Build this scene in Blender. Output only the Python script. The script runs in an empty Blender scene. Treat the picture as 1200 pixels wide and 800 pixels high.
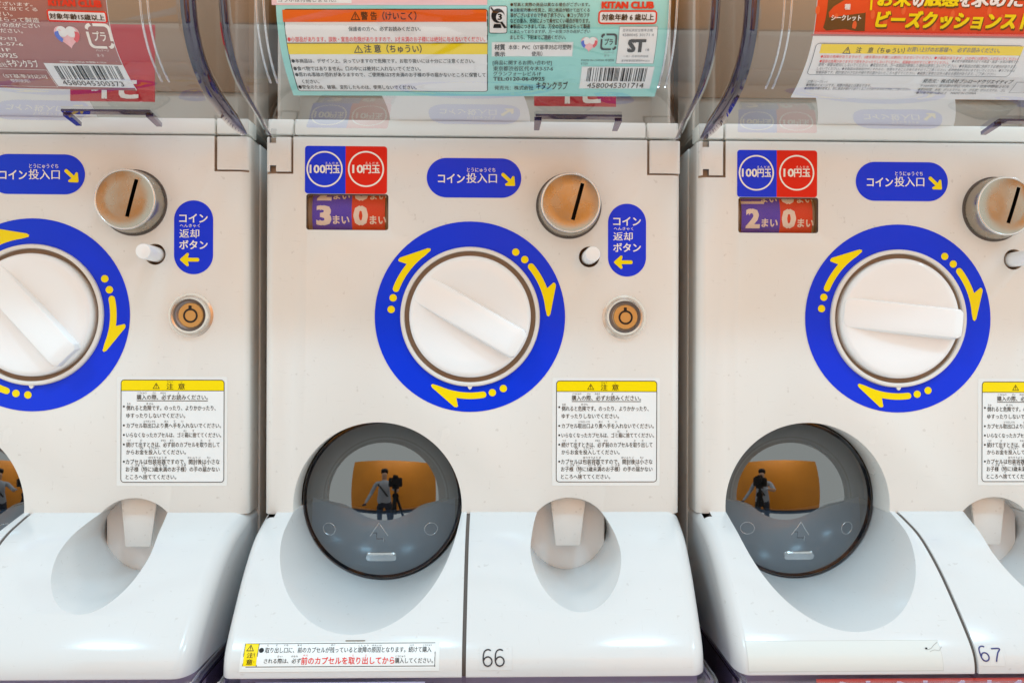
import bpy, bmesh, math, random
from mathutils import Matrix, Vector
random.seed(7)
SC = bpy.context.scene
COL = SC.collection
S = 0.00054            # one design unit (u) = 0.54 mm; panel plane d=0, d grows toward the viewer
D = 1000.0             # viewer distance in u
YAW = math.radians(1.5); ROLL = 0.0035

# ------------------------------------------------------------------ camera
cam = bpy.data.cameras.new('camera'); camo = bpy.data.objects.new('camera', cam); COL.objects.link(camo)
cam.sensor_width = 36; cam.lens = 30.0; cam.clip_start = 0.01; cam.clip_end = 60
camo.matrix_world = Matrix.Translation((0, -D*S, 0)) @ Matrix.Rotation(-YAW, 4, 'Z') @ Matrix.Rotation(math.pi/2, 4, 'X') @ Matrix.Rotation(ROLL, 4, 'Z')
SC.camera = camo
# ------------------------------------------------------------------ room light
W = bpy.data.worlds.new('World'); SC.world = W; W.use_nodes = True
W.node_tree.nodes['Background'].inputs[0].default_value = (0.945, 1.02, 1.0, 1)
W.node_tree.nodes['Background'].inputs[1].default_value = 1.07
SC.view_settings.view_transform = 'Standard'; SC.view_settings.look = 'None'
SC.view_settings.exposure = 0.08; SC.view_settings.gamma = 1.0
SC.cycles.use_denoising = True
SC.cycles.max_bounces = 10; SC.cycles.transparent_max_bounces = 24
def area(name, loc, size, power, color, target):
    l = bpy.data.lights.new(name, 'AREA'); l.shape = 'RECTANGLE'; l.size, l.size_y = size
    l.energy = power; l.color = color
    o = bpy.data.objects.new(name, l); COL.objects.link(o); o.location = loc
    o.rotation_euler = (Vector(target)-Vector(loc)).to_track_quat('-Z', 'Y').to_euler()
    return o
for lx in (-1.15, 0.42, 1.95):
    area('ceiling_lamp', (lx, -1.02, 1.72), (0.36, 0.13), 10.5, (0.40, 0.75, 1.0), (lx*0.8, -0.35, 0))

area('panel_fill', (0.26, -1.25, 1.15), (1.6, 0.2), 17, (1.0, 0.94, 0.8), (0.26, -1.9, 0.58))  # added fill, no real lamp: brightens the orange panel for its dome reflections
# ------------------------------------------------------------------ materials
def lin(c):
    return tuple(((v/255)/12.92 if v/255 <= 0.04045 else ((v/255+0.055)/1.055)**2.4) for v in c)
MATS = {}
def pm(name, rgb, rough=0.4, metal=0.0, spec=0.5, coat=0.0, var=0.0, vscale=900, bump=0.0, bscale=3000, rvar=0.0, wear=0.0):
    m = bpy.data.materials.new(name); m.use_nodes = True
    nt = m.node_tree; b = nt.nodes['Principled BSDF']
    c = lin(rgb)
    b.inputs['Base Color'].default_value = (*c, 1); b.inputs['Roughness'].default_value = rough
    b.inputs['Metallic'].default_value = metal; b.inputs['Specular IOR Level'].default_value = spec
    b.inputs['Coat Weight'].default_value = coat; b.inputs['Coat Roughness'].default_value = 0.08
    if var or bump or rvar:
        tc = nt.nodes.new('ShaderNodeTexCoord')
        n = nt.nodes.new('ShaderNodeTexNoise'); n.inputs['Scale'].default_value = vscale*0.1; n.inputs['Detail'].default_value = 5
        nt.links.new(tc.outputs['Object'], n.inputs['Vector'])
        if var:
            mx = nt.nodes.new('ShaderNodeMix'); mx.data_type = 'RGBA'
            mx.inputs[6].default_value = (*[v*(1-var) for v in c], 1); mx.inputs[7].default_value = (*[min(1, v*(1+var)) for v in c], 1)
            nt.links.new(n.outputs['Fac'], mx.inputs[0]); nt.links.new(mx.outputs[2], b.inputs['Base Color'])
        if wear:    # tiny dark specks and faint hairline scratches
            col = mx.outputs[2]
            for sc, lo, hi, st, amt in ((260, 0.70, 0.76, (1, 1, 1), wear), (90, 0.715, 0.74, (1, 1, 14), wear*0.6), (80, 0.715, 0.74, (16, 1, 1.5), wear*0.5)):
                mp_ = nt.nodes.new('ShaderNodeMapping'); mp_.inputs['Scale'].default_value = st; mp_.inputs['Rotation'].default_value = (0.1, 0.35*(st[2]-st[0] != 0), 0.2)
                nz = nt.nodes.new('ShaderNodeTexNoise'); nz.inputs['Scale'].default_value = sc; nz.inputs['Detail'].default_value = 2
                nt.links.new(tc.outputs['Object'], mp_.inputs[0]); nt.links.new(mp_.outputs[0], nz.inputs['Vector'])
                r2 = nt.nodes.new('ShaderNodeMapRange'); r2.inputs[1].default_value = lo; r2.inputs[2].default_value = hi; r2.inputs[4].default_value = amt
                nt.links.new(nz.outputs['Fac'], r2.inputs[0])
                m2 = nt.nodes.new('ShaderNodeMix'); m2.data_type = 'RGBA'; m2.inputs[7].default_value = (0.30, 0.24, 0.19, 1)
                nt.links.new(r2.outputs[0], m2.inputs[0]); nt.links.new(col, m2.inputs[6]); col = m2.outputs[2]
            nt.links.new(col, b.inputs['Base Color'])
        if rvar:
            mr = nt.nodes.new('ShaderNodeMapRange'); mr.inputs[1].default_value = 0.3; mr.inputs[2].default_value = 0.7
            mr.inputs[3].default_value = max(0, rough-rvar); mr.inputs[4].default_value = rough+rvar
            nt.links.new(n.outputs['Fac'], mr.inputs[0]); nt.links.new(mr.outputs[0], b.inputs['Roughness'])
        if bump:
            n2 = nt.nodes.new('ShaderNodeTexNoise'); n2.inputs['Scale'].default_value = bscale*0.1
            nt.links.new(tc.outputs['Object'], n2.inputs['Vector'])
            bp = nt.nodes.new('ShaderNodeBump'); bp.inputs['Strength'].default_value = bump; bp.inputs['Distance'].default_value = 0.0005
            nt.links.new(n2.outputs['Fac'], bp.inputs['Height']); nt.links.new(bp.outputs[0], b.inputs['Normal'])
    MATS[name] = m
    return m
def clear(name, tint, refl=1.0, rough=0.02, base=0.04):
    """thin clear plastic sheet: tinted see-through plus a Fresnel mirror"""
    m = bpy.data.materials.new(name); m.use_nodes = True
    nt = m.node_tree; nt.nodes.remove(nt.nodes['Principled BSDF']); out = nt.nodes['Material Output']
    t = nt.nodes.new('ShaderNodeBsdfTransparent'); t.inputs[0].default_value = (*tint, 1)
    g = nt.nodes.new('ShaderNodeBsdfGlossy'); g.inputs['Roughness'].default_value = rough; g.inputs[0].default_value = (1, 1, 1, 1)
    ge = nt.nodes.new('ShaderNodeNewGeometry')
    dt = nt.nodes.new('ShaderNodeVectorMath'); dt.operation = 'DOT_PRODUCT'
    nt.links.new(ge.outputs['Normal'], dt.inputs[0]); nt.links.new(ge.outputs['Incoming'], dt.inputs[1])
    def mth(op, a, b=None):
        n = nt.nodes.new('ShaderNodeMath'); n.operation = op
        for i, v in enumerate((a, b)):
            if v is None: continue
            if isinstance(v, (int, float)): n.inputs[i].default_value = v
            else: nt.links.new(v, n.inputs[i])
        return n.outputs[0]
    c = mth('ABSOLUTE', dt.outputs['Value'])
    f = mth('POWER', mth('SUBTRACT', 1.0, c), 5.0)
    f = mth('ADD', mth('MULTIPLY', f, 1-base), base)
    f = mth('MINIMUM', mth('MULTIPLY', f, refl), 0.95)
    mx = nt.nodes.new('ShaderNodeMixShader')
    nt.links.new(f, mx.inputs[0]); nt.links.new(t.outputs[0], mx.inputs[1]); nt.links.new(g.outputs[0], mx.inputs[2])
    nt.links.new(mx.outputs[0], out.inputs[0])
    MATS[name] = m
    return m
pm('cream', (231, 228, 223), 0.22, spec=0.5, var=0.03, vscale=70, bump=0.03, bscale=9000, rvar=0.06, wear=0.2)
pm('sill_white', (248, 246, 238), 0.3)
pm('white', (219, 218, 217), 0.17, spec=0.55, var=0.018, vscale=70, rvar=0.06, wear=0.18)
pm('knob_white', (245, 246, 247), 0.12, spec=0.55, var=0.01, vscale=90)
pm('gap_brown', (176, 152, 130), 0.6)
pm('blue', (0, 56, 222), 0.22, spec=0.25, rvar=0.06, vscale=120)
pm('red', (224, 26, 22), 0.25, spec=0.4)
pm('yellow', (250, 222, 0), 0.35, spec=0.3)
pm('print_white', (246, 240, 232), 0.4, spec=0.3)
pm('print_black', (22, 20, 20), 0.45, spec=0.3)
pm('print_red', (232, 34, 30), 0.4, spec=0.3)
pm('print_grey', (120, 122, 128), 0.4, spec=0.3)
pm('paper', (238, 240, 240), 0.35, spec=0.3, var=0.01)
pm('sticker_clear', (233, 234, 232), 0.2, spec=0.4)
pm('pocket', (246, 242, 238), 0.25); pm('worn_edge', (196, 194, 188), 0.4); pm('sticker_worn', (221, 222, 218), 0.19, spec=0.4)
pm('orange_print', (236, 98, 22), 0.4, spec=0.3)
pm('teal', (156, 224, 217), 0.4, spec=0.3)
pm('pink', (240, 200, 204), 0.4, spec=0.3)
pm('mauve', (164, 104, 99), 0.35, spec=0.3)
pm('card_red', (228, 62, 30), 0.35, spec=0.3, var=0.05, vscale=160)
pm('card_redlight', (236, 92, 50), 0.35, spec=0.3)
pm('brown_print', (84, 54, 26), 0.4, spec=0.3)
pm('heart_blue', (60, 100, 214), 0.4); pm('heart_red', (226, 60, 70), 0.4); pm('heart_pink', (244, 186, 190), 0.4)
pm('drum_blue', (40, 40, 190), 0.5); pm('drum_red', (226, 36, 22), 0.5)
pm('drum_print', (245, 228, 208), 0.5)
pm('metal', (172, 164, 150), 0.27, metal=0.9, var=0.16, vscale=700, bump=0.10, bscale=26000, rvar=0.1)
pm('metal_rim', (222, 220, 216), 0.2, metal=0.9, var=0.05, vscale=300)
pm('copper_rim', (220, 208, 196), 0.22, metal=0.7); pm('steel_grey', (150, 150, 158), 0.3, metal=0.6)
pm('brass', (206, 160, 96), 0.34, metal=0.35, var=0.05, vscale=400)
pm('chrome', (205, 200, 200), 0.12, metal=1.0)
pm('black', (12, 11, 11), 0.5)
pm('shadow_box', (92, 82, 76), 0.6)
pm('hollow_shade', (44, 44, 48), 0.5)
pm('tray_grey', (136, 160, 186), 0.3)
pm('frame_grey', (112, 114, 118), 0.35)
pm('bin_grey', (190, 181, 170), 0.45, var=0.06, vscale=40)
pm('bin_brown', (150, 120, 95), 0.5)
pm('interior_red', (196, 36, 50), 0.4)
pm('gap_shade_red', (44, 16, 20), 0.6); pm('lower_grey', (150, 146, 160), 0.4)
pm('rear_brown', (226, 176, 132), 0.5)
pm('orange_wall', (228, 140, 22), 0.5, var=0.14, vscale=30)
pm('beige_wall', (200, 188, 174), 0.6)
pm('floor', (226, 226, 228), 0.4, var=0.04, vscale=10)
pm('dark_skirting', (30, 30, 36), 0.5)
pm('skin', (196, 150, 122), 0.5); pm('hair', (26, 22, 20), 0.6); pm('shirt', (170, 172, 180), 0.7); pm('trousers', (30, 36, 54), 0.7)
pm('pen_black', (44, 42, 48), 0.4); pm('pen_blue', (58, 58, 120), 0.4)
pm('stain', (120, 110, 96), 0.6)
clear('lid_clear', (0.97, 0.965, 0.97), 1.0, 0.04, base=0.08)
clear('lid_edge', (0.30, 0.28, 0.44), 2.4, 0.05)
clear('rib_clear', (0.86, 0.86, 0.88), 3.5, 0.12, base=0.12)
clear('smoke', (0.31, 0.36, 0.40), 4.9, 0.035, base=0.04)
clear('smoke_rim', (0.30, 0.31, 0.36), 2.2, 0.05)
clear('emboss', (0.80, 0.83, 0.86), 3.0, 0.15, base=0.14)
clear('window_clear', (0.96, 0.95, 0.96), 0.8, 0.02)
clear('low_lid', (0.84, 0.80, 0.92), 2.2, 0.05)
clear('low_edge', (0.60, 0.54, 0.76), 3.2, 0.08)

# ------------------------------------------------------------------ mesh helpers (u space: x right, d toward viewer, z up)
def plane(px, py, d=0.0):
    """design sheet -> point of the plane at depth d"""
    xc, yc = px-600.0, 400.0-py
    x, y = xc-ROLL*yc, yc+ROLL*xc
    r = x*math.cos(YAW)+D*math.sin(YAW); f = D*math.cos(YAW)-x*math.sin(YAW)
    return (D-d)*r/f, (D-d)*y/f
def flat(d0=0.0):
    return lambda u, v, h: (u, d0+h, v)
TXT = {}
def text_geo(s, bold=0.0):
    k = s
    if k in TXT: return TXT[k]
    cu = bpy.data.curves.new('t', 'FONT'); cu.body = s; cu.resolution_u = 2; cu.fill_mode = 'FRONT'
    o = bpy.data.objects.new('t', cu); COL.objects.link(o)
    dg = bpy.context.evaluated_depsgraph_get(); dg.update()
    me = o.evaluated_get(dg).to_mesh()
    vs = [(v.co.x, v.co.y) for v in me.vertices]; fs = [tuple(p.vertices) for p in me.polygons]
    o.evaluated_get(dg).to_mesh_clear()
    bpy.data.objects.remove(o); bpy.data.curves.remove(cu)
    TXT[k] = (vs, fs)
    return TXT[k]
class MB:
    def __init__(s): s.v = []; s.f = []; s.m = []; s.sm = []; s.mats = []
    def mi(s, name):
        if name not in s.mats: s.mats.append(name)
        return s.mats.index(name)
    def add(s, vs, fs, mat, smooth=False):
        o = len(s.v); s.v += [tuple(p) for p in vs]; i = s.mi(mat)
        for f in fs: s.f.append(tuple(a+o for a in f)); s.m.append(i); s.sm.append(smooth)
    def poly(s, pts, mat, mp, h=0.3):
        s.add([mp(u, v, h) for u, v in pts], [tuple(range(len(pts)))], mat)
    def slab(s, pts, mat, mp, h0, h1):
        n = len(pts)
        s.add([mp(u, v, h0) for u, v in pts]+[mp(u, v, h1) for u, v in pts],
              [tuple(range(n, 2*n)), tuple(range(n-1, -1, -1))]+[(i, (i+1) % n, n+(i+1) % n, n+i) for i in range(n)], mat)
    def grid(s, u0, v0, u1, v1, mat, mp, h=0.3, nu=1, nv=12):
        vs = [mp(u0+(u1-u0)*i/nu, v0+(v1-v0)*j/nv, h) for j in range(nv+1) for i in range(nu+1)]
        s.add(vs, [(j*(nu+1)+i, j*(nu+1)+i+1, (j+1)*(nu+1)+i+1, (j+1)*(nu+1)+i) for j in range(nv) for i in range(nu)], mat, True)
    def rect(s, u0, v0, u1, v1, mat, mp, h=0.3): s.poly(rr(u0, v0, u1, v1, 0), mat, mp, h)
    def ring2(s, outer, inner, mat, mp, h=0.3):
        n = len(outer)
        s.add([mp(u, v, h) for u, v in outer]+[mp(u, v, h) for u, v in inner], [(i, (i+1) % n, n+(i+1) % n, n+i) for i in range(n)], mat)
    def frame(s, u0, v0, u1, v1, r, t, mat, mp, h=0.4):
        s.ring2(rr(u0, v0, u1, v1, r, 5), rr(u0+t, v0+t, u1-t, v1-t, max(r-t, 0.05), 5), mat, mp, h)
    def text(s, t, u0, v0, u1, v1, mat, mp, h=0.6, bold=0.0, shear=0.0):
        """fit the lettering t into the box"""
        vs, fs = text_geo(t, bold)
        if not vs: return
        xs = [a for a, b in vs]; ys = [b for a, b in vs]
        ax, ay = min(xs), min(ys); sx = (u1-u0)/max(max(xs)-ax, 1e-6); sy = (v1-v0)/max(max(ys)-ay, 1e-6)
        # heavier weights: the same strokes printed a hair to each side
        w = bold*1.15; sh = [(0, 0)] if w <= 0 else ([(-w, 0), (w, 0)] if w < 0.016 else [(-w, -w*.7), (w, -w*.7), (-w, w*.7), (w, w*.7)])
        if w > 0.034: sh += [(0, 0), (-w, 0), (w, 0)]
        for i, (ox, oy) in enumerate(sh):
            s.add([mp(u0+(a+ox-ax)*sx+shear*(b-ay)*sy, v0+(b+oy-ay)*sy, h+0.025*i) for a, b in vs], fs, mat)
    def box(s, x0, d0, z0, x1, d1, z1, mat):
        s.slab([(x0, z0), (x1, z0), (x1, z1), (x0, z1)], mat, flat(), d0, d1)
    def lathe(s, prof, cx, cz, mat, n=64, cap=True):
        """prof: list of (r, d); axis along depth"""
        vs = []; fs = []
        for r, d in prof:
            for k in range(n):
                a = 2*math.pi*k/n; vs.append((cx+r*math.cos(a), d, cz+r*math.sin(a)))
        for j in range(len(prof)-1):
            for k in range(n):
                k2 = (k+1) % n; fs.append((j*n+k, j*n+k2, (j+1)*n+k2, (j+1)*n+k))
        s.add(vs, fs, mat, True)
        if cap and prof[-1][0] > 0.01: s.add(vs[-n:], [tuple(range(n))], mat)
    def tube(s, pts, r, mat, n=8, closed=False):
        P = [Vector(p) for p in pts]; m = len(P); vs = []; fs = []
        for i in range(m):
            a = P[(i-1) % m] if closed or i else P[i]; b = P[(i+1) % m] if closed or i < m-1 else P[i]
            t = (b-a).normalized(); up = Vector((0, 1, 0)) if abs(t.y) < 0.9 else Vector((1, 0, 0))
            e1 = t.cross(up).normalized(); e2 = t.cross(e1)
            rr_ = r[i] if isinstance(r, (list, tuple)) else r
            for k in range(n):
                w = 2*math.pi*k/n; vs.append(P[i]+e1*rr_*math.cos(w)+e2*rr_*math.sin(w))
        for i in range(m if closed else m-1):
            for k in range(n):
                fs.append((i*n+k, i*n+(k+1) % n, ((i+1) % m)*n+(k+1) % n, ((i+1) % m)*n+k))
        s.add(vs, fs, mat, True)
        if not closed: s.add(vs[:n], [tuple(range(n))], mat); s.add(vs[-n:], [tuple(range(n))], mat)
    def mesh(s, name, sharp=35):
        me = bpy.data.meshes.new(name)
        me.from_pydata([(x*S, -d*S, z*S) for x, d, z in s.v], [], s.f)
        for n in s.mats: me.materials.append(MATS[n])
        me.polygons.foreach_set('material_index', s.m); me.polygons.foreach_set('use_smooth', s.sm)
        me.update()
        return me
def rr(u0, v0, u1, v1, r, n=6):
    if r <= 0: return [(u0, v0), (u1, v0), (u1, v1), (u0, v1)]
    pts = []
    for cx, cy, a0 in ((u1-r, v0+r, -90), (u1-r, v1-r, 0), (u0+r, v1-r, 90), (u0+r, v0+r, 180)):
        for k in range(n+1):
            a = math.radians(a0+90*k/n); pts.append((cx+r*math.cos(a), cy+r*math.sin(a)))
    return pts
def circ(cx, cy, r, n=40, a0=0, a1=360):
    full = abs(a1-a0) >= 360
    return [(cx+r*math.cos(math.radians(a0+(a1-a0)*k/(n if full else n-1))), cy+r*math.sin(math.radians(a0+(a1-a0)*k/(n if full else n-1)))) for k in range(n)]
def fix_normals(me):
    bm = bmesh.new(); bm.from_mesh(me); bmesh.ops.remove_doubles(bm, verts=bm.verts, dist=1e-7)
    bmesh.ops.recalc_face_normals(bm, faces=bm.faces); bm.to_mesh(me); bm.free()
def evaluated(me, mods):
    o = bpy.data.objects.new('w', me); COL.objects.link(o)
    for fn in mods: fn(o)
    dg = bpy.context.evaluated_depsgraph_get(); dg.update()
    n = bpy.data.meshes.new_from_object(o.evaluated_get(dg))
    bpy.data.objects.remove(o)
    return n
def cut(me, cutters, bevel=0.0, seg=2):
    """subtract the cutter meshes, then soften the edges"""
    fix_normals(me); obs = []
    for c in cutters:
        fix_normals(c); co = bpy.data.objects.new('c', c); COL.objects.link(co); obs.append(co)
    def fn(o):
        for co in obs:
            b = o.modifiers.new('b', 'BOOLEAN'); b.operation = 'DIFFERENCE'; b.solver = 'EXACT'; b.object = co; b.material_mode = 'TRANSFER'
    n = evaluated(me, [fn])
    for co in obs: bpy.data.objects.remove(co)
    if bevel: n = soft(n, bevel, seg)
    return n
def soft(me, w, seg=2, ang=40):
    def fn(o):
        b = o.modifiers.new('v', 'BEVEL'); b.width = w*S; b.segments = seg; b.limit_method = 'ANGLE'; b.angle_limit = math.radians(ang); b.harden_normals = False
        b.use_clamp_overlap = True
    n = evaluated(me, [fn])
    for p in n.polygons: p.use_smooth = True
    n.set_sharp_from_angle(angle=math.radians(42))
    return n
def smooth(me, ang=40):
    fix_normals(me)
    for p in me.polygons: p.use_smooth = True
    me.set_sharp_from_angle(angle=math.radians(ang))
    return me
def cyl(cx, cz, r, d0, d1, mat, n=72, rz=None, lean=0.0):
    b = MB(); egg = 0.1 if rz else 0.0; rz = rz or r
    pts = [(cx+r*math.cos(2*math.pi*k/n)*(1+egg*min(0, math.sin(2*math.pi*k/n))), cz+rz*math.sin(2*math.pi*k/n)) for k in range(n)]
    b.slab(pts, mat, lambda u, v, h: (u+lean*h, h, v), d0, d1)
    return b.mesh('c')
def boxm(x0, d0, z0, x1, d1, z1, mat):
    b = MB(); b.box(x0, d0, z0, x1, d1, z1, mat); return b.mesh('c')
CACHE = {}
def once(key, fn):
    if key not in CACHE: CACHE[key] = fn()
    return CACHE[key]
def link(name, me, parent=None, **kw):
    o = bpy.data.objects.new(name, me); COL.objects.link(o)
    if parent: o.parent = parent
    for k, v in kw.items(): o[k] = v
    return o
def thing(name, label, cat, loc=(0, 0, 0), group=None):
    o = bpy.data.objects.new(name, None); COL.objects.link(o); o.location = (loc[0]*S, -loc[1]*S, loc[2]*S); o.empty_display_size = 0.02
    o['label'] = label; o['category'] = cat
    if group: o['group'] = group
    return o
class Prof:
    """a curved sheet: profile (d,z) swept along x; sheet coordinates u = x, v = arc length"""
    def __init__(s, pts, tilt=0.0, u0=0.0, x0=0.0):
        s.p = pts; s.L = [0.0]; s.tilt = tilt; s.u0 = u0; s.x0 = x0
        for a, b in zip(pts, pts[1:]): s.L.append(s.L[-1]+math.hypot(b[0]-a[0], b[1]-a[1]))
    def at(s, q):
        i = 0
        while i < len(s.p)-2 and s.L[i+1] < q: i += 1
        t = (q-s.L[i])/(s.L[i+1]-s.L[i]); a, b = s.p[i], s.p[i+1]
        l = math.hypot(b[0]-a[0], b[1]-a[1]); nd, nz = (b[1]-a[1])/l, -(b[0]-a[0])/l
        return a[0]+(b[0]-a[0])*t, a[1]+(b[1]-a[1])*t, nd, nz
    def mp(s, u, v, h):
        d, z, nd, nz = s.at(v+s.tilt*(u-s.u0))
        return (u, d+h*nd*s.sgn(), z+h*nz*s.sgn())
    def sgn(s): return 1.0 if s.p[-1][1] > s.p[0][1] else -1.0
    def uv(s, px, py):
        """design sheet -> sheet coordinates"""
        best = None; n = 400
        for k in range(n+1):
            q = s.L[-1]*k/n; d, z, _, _ = s.at(q); x, zz = plane(px, py, d)
            e = abs(zz-z)
            if best is None or e < best[0]: best = (e, x, q)
        u = best[1]-s.x0
        return u, best[2]-s.tilt*(u-s.u0)
def spline(pts, n=5):
    out = []
    for i in range(len(pts)-1):
        p0 = pts[max(i-1, 0)]; p1 = pts[i]; p2 = pts[i+1]; p3 = pts[min(i+2, len(pts)-1)]
        for k in range(n):
            t = k/n
            out.append(tuple(0.5*(2*p1[j]+(p2[j]-p0[j])*t+(2*p0[j]-5*p1[j]+4*p2[j]-p3[j])*t*t+(3*p1[j]-p0[j]-3*p2[j]+p3[j])*t**3) for j in (0, 1)))
    out.append(pts[-1])
    return out

# ------------------------------------------------------------------ the machine, in its own coordinates (middle machine = sheet coordinates)
XL, XR = plane(310, 400)[0], plane(797, 400)[0]
ZT = 237.5; ZB = -202.0
KX, KZ = plane(551, 371)                       # knob centre
RX, RZ = -130.0, -193.0                        # outlet hole centre
HX, HZ = plane(667, 628)[0], -229.0            # return chute centre
BASE_PROF = spline([(-0.7, -199.5), (24, -206), (50, -214), (73, -226), (100, -245), (124, -266), (151, -292), (163, -306), (167.5, -317), (168, -327)], 4)
LID_PROF = spline([(2, 238.5), (40, 240), (76, 245), (108, 251), (133, 259), (155, 271), (170, 285), (181, 303), (188, 330), (191, 370), (190, 440), (184, 560)], 5)
SEAM = plane(549, 610)[0]

def make_panel():
    b = MB(); r = 11
    # rounded-corner section swept vertically
    sec = [(XL, -46)]
    for k in range(9): a = math.radians(180-90*k/8); sec.append((XL+r+r*math.cos(a), -r+r*math.sin(a)))
    for k in range(9): a = math.radians(90-90*k/8); sec.append((XR-r+r*math.cos(a), -r+r*math.sin(a)))
    sec.append((XR, -46)); n = len(sec)
    b.add([(x, d, ZB) for x, d in sec]+[(x, d, ZT) for x, d in sec], [tuple(range(n)), tuple(range(2*n-1, n-1, -1))]+[(i, n+i, n+(i+1) % n, (i+1) % n) for i in range(n)], 'cream')
    me = b.mesh('front_panel')
    bx, bz = plane(690.5, 301); cx, cz = plane(667, 241)
    wx0, wz0 = plane(359, 269); wx1, wz1 = plane(455, 228)
    w = MB(); w.slab(rr(wx0, wz0, wx1, wz1, 3), 'shadow_box', flat(), -16, 5)
    lx, lz = plane(343.5, 203.5); rx, rz = plane(758.5, 205)
    cutters = [cyl(KX, KZ, 76.5, -7, 9, 'gap_brown', 96), cyl(RX, RZ, 98, -60, 9, 'cream', 96), cyl(HX, HZ, 49, -60, 9, 'cream', 64, 46),
               cyl(bx, bz, 12, -20, 9, 'gap_brown', 32), w.mesh('c'),
               boxm(XL-20, -6, lz, lx, 20, ZT+20, 'gap_brown'), boxm(rx, -6, rz, XR+20, 20, ZT+20, 'gap_brown')]
    return cut(me, cutters, 1.3, 2)
def sweep(prof, x0, x1, mat, dback, taper0, taper1, zbot, round_side=0, rad=17):
    """solid under a (d,z) profile between x0 and x1; outer sides lean in toward the front and may be rounded over"""
    sec = [(dback, prof[0][1])]+list(prof)+[(dback, zbot)]
    n = len(sec); b = MB()
    def row(x, taper, k):       # k: how far the section shrinks toward the lower back corner
        return [(x+taper*max(d, 0)/168, dback+(d-dback)*(1-k), zbot+(z-zbot)*(1-k)) for d, z in sec]
    rows = [row(x0, taper0, 0), row(x1, taper1, 0)]
    if round_side:
        arc = [(rad*(1-math.sin(math.pi/2*j/8)), 0.105*(1-math.cos(math.pi/2*j/8))) for j in range(9)]   # (inset x, shrink) from the front edge to the side
        if round_side > 0: rows = [row(x0, taper0, 0)]+[row(x1-i, taper1, k) for i, k in arc]
        else: rows = [row(x0+i, taper0, k) for i, k in reversed(arc)]+[row(x1, taper1, 0)]
    vs = [v for r in rows for v in r]; m = len(rows)
    fs = [tuple(range(n)), tuple(range(m*n-1, (m-1)*n-1, -1))]
    for r in range(m-1): fs += [(r*n+i, (r+1)*n+i, (r+1)*n+(i+1) % n, r*n+(i+1) % n) for i in range(n)]
    b.add(vs, fs, mat)
    return b
def make_base(side):
    x0, x1 = (XL, SEAM-2.0) if side == 'door' else (SEAM+2.0, XR)
    b = sweep(BASE_PROF, x0, x1, 'white', -90, 0, 0 if side == 'door' else -8, -327.0, -1 if side == 'door' else 1, 12 if side == 'door' else 17)
    me = b.mesh('base')
    if side == 'door':
        c = [cyl(RX, RZ, 98, -100, 400, 'white', 96, lean=-0.04)]
        nx, nz = plane(319, 606); c.append(boxm(nx-4, -30, nz-3, nx+5, 12, nz+12, 'shadow_box'))
    else: c = [cyl(HX, HZ, 49, -100, 400, 'white', 64, 46)]
    return cut(me, c, 1.6, 2)
def make_seam_shade():
    b = sweep([(d-3.5, z) for d, z in BASE_PROF[2:]], SEAM-4, SEAM+4, 'shadow_box', -50, 0, 0, -322)  # added dark slab inside the seam, the gap's shade put into its colour
    return smooth(b.mesh('seam_shade'))
def make_block(side):
    z1 = ZT-0.5
    if side == 'l':
        x0, x1 = XL+1, plane(341, 200)[0]; z0 = plane(330, 201)[1]
    else:
        x0, x1 = plane(761, 200)[0], XR; z0 = plane(780, 203.2)[1]
    b = MB(); r = 5; sec = [(x0, -5.8)]
    ol = r if side == 'l' else 2; orr = 2 if side == 'l' else r
    for k in range(6): a = math.radians(180-90*k/5); sec.append((x0+ol+ol*math.cos(a), -ol+ol*math.sin(a)))
    for k in range(6): a = math.radians(90-90*k/5); sec.append((x1-orr+orr*math.cos(a), -orr+orr*math.sin(a)))
    sec.append((x1, -5.8)); n = len(sec)
    b.add([(x, d, z0) for x, d in sec]+[(x, d, z1) for x, d in sec], [tuple(range(n)), tuple(range(2*n-1, n-1, -1))]+[(i, n+i, n+(i+1) % n, (i+1) % n) for i in range(n)], 'cream')
    me = b.mesh('hinge'); cs = []
    if side == 'l':
        a, _ = plane(316, 170); c, _ = plane(323.5, 170)
        cs = [boxm(a, -9, z1-7, c, 9, z1+9, 'frame_grey'), boxm(a+0.5, -9, z0-9, c, 9, z0+7, 'frame_grey')]
        return cut(me, cs, 0.8, 2)
    fix_normals(me); return soft(me, 1.2, 2)
def make_body():
    """side walls behind the panel, the wall above it and the storage bin"""
    b = MB()
    b.box(XL-1.5, -165, -327, XL+9, -47, ZT+1, 'cream'); b.box(XR-9, -165, -327, XR+1.5, -47, ZT+1, 'cream')
    b.box(XL+9.2, -164, -326, XR-9.2, -160, ZT, 'gap_brown')
    return soft(b.mesh('body'), 3, 3)
def make_neck(k):
    b = MB(); zt = 259
    lx = plane(343.5, 160)[0]; rx = plane(758.5, 160)[0]
    for a, c in (((XL+2, lx-0.9), (lx+0.9, rx-0.9), (rx+0.9, XR-2))[k],):
        b.box(a, -40, ZT+4.0, c, -5, zt, 'sill_white')
    return soft(b.mesh('neck'), 1.2, 2)
def make_bin():
    b = MB()
    b.box(XL+4, -156, 262, XR-4, -150, 620, 'bin_grey')
    b.box(XL+3, -150, 255, XL+7, -44, 620, 'bin_grey'); b.box(XR-7, -150, 255, XR-3, -44, 620, 'bin_grey')
    b.box(XL+4, -150, 252, XR-4, -41, 258, 'bin_grey')
    b.box(XL+10, -149, 330, XR-10, -146, 620, 'bin_brown')
    return soft(b.mesh('bin'), 2, 2)
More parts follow.
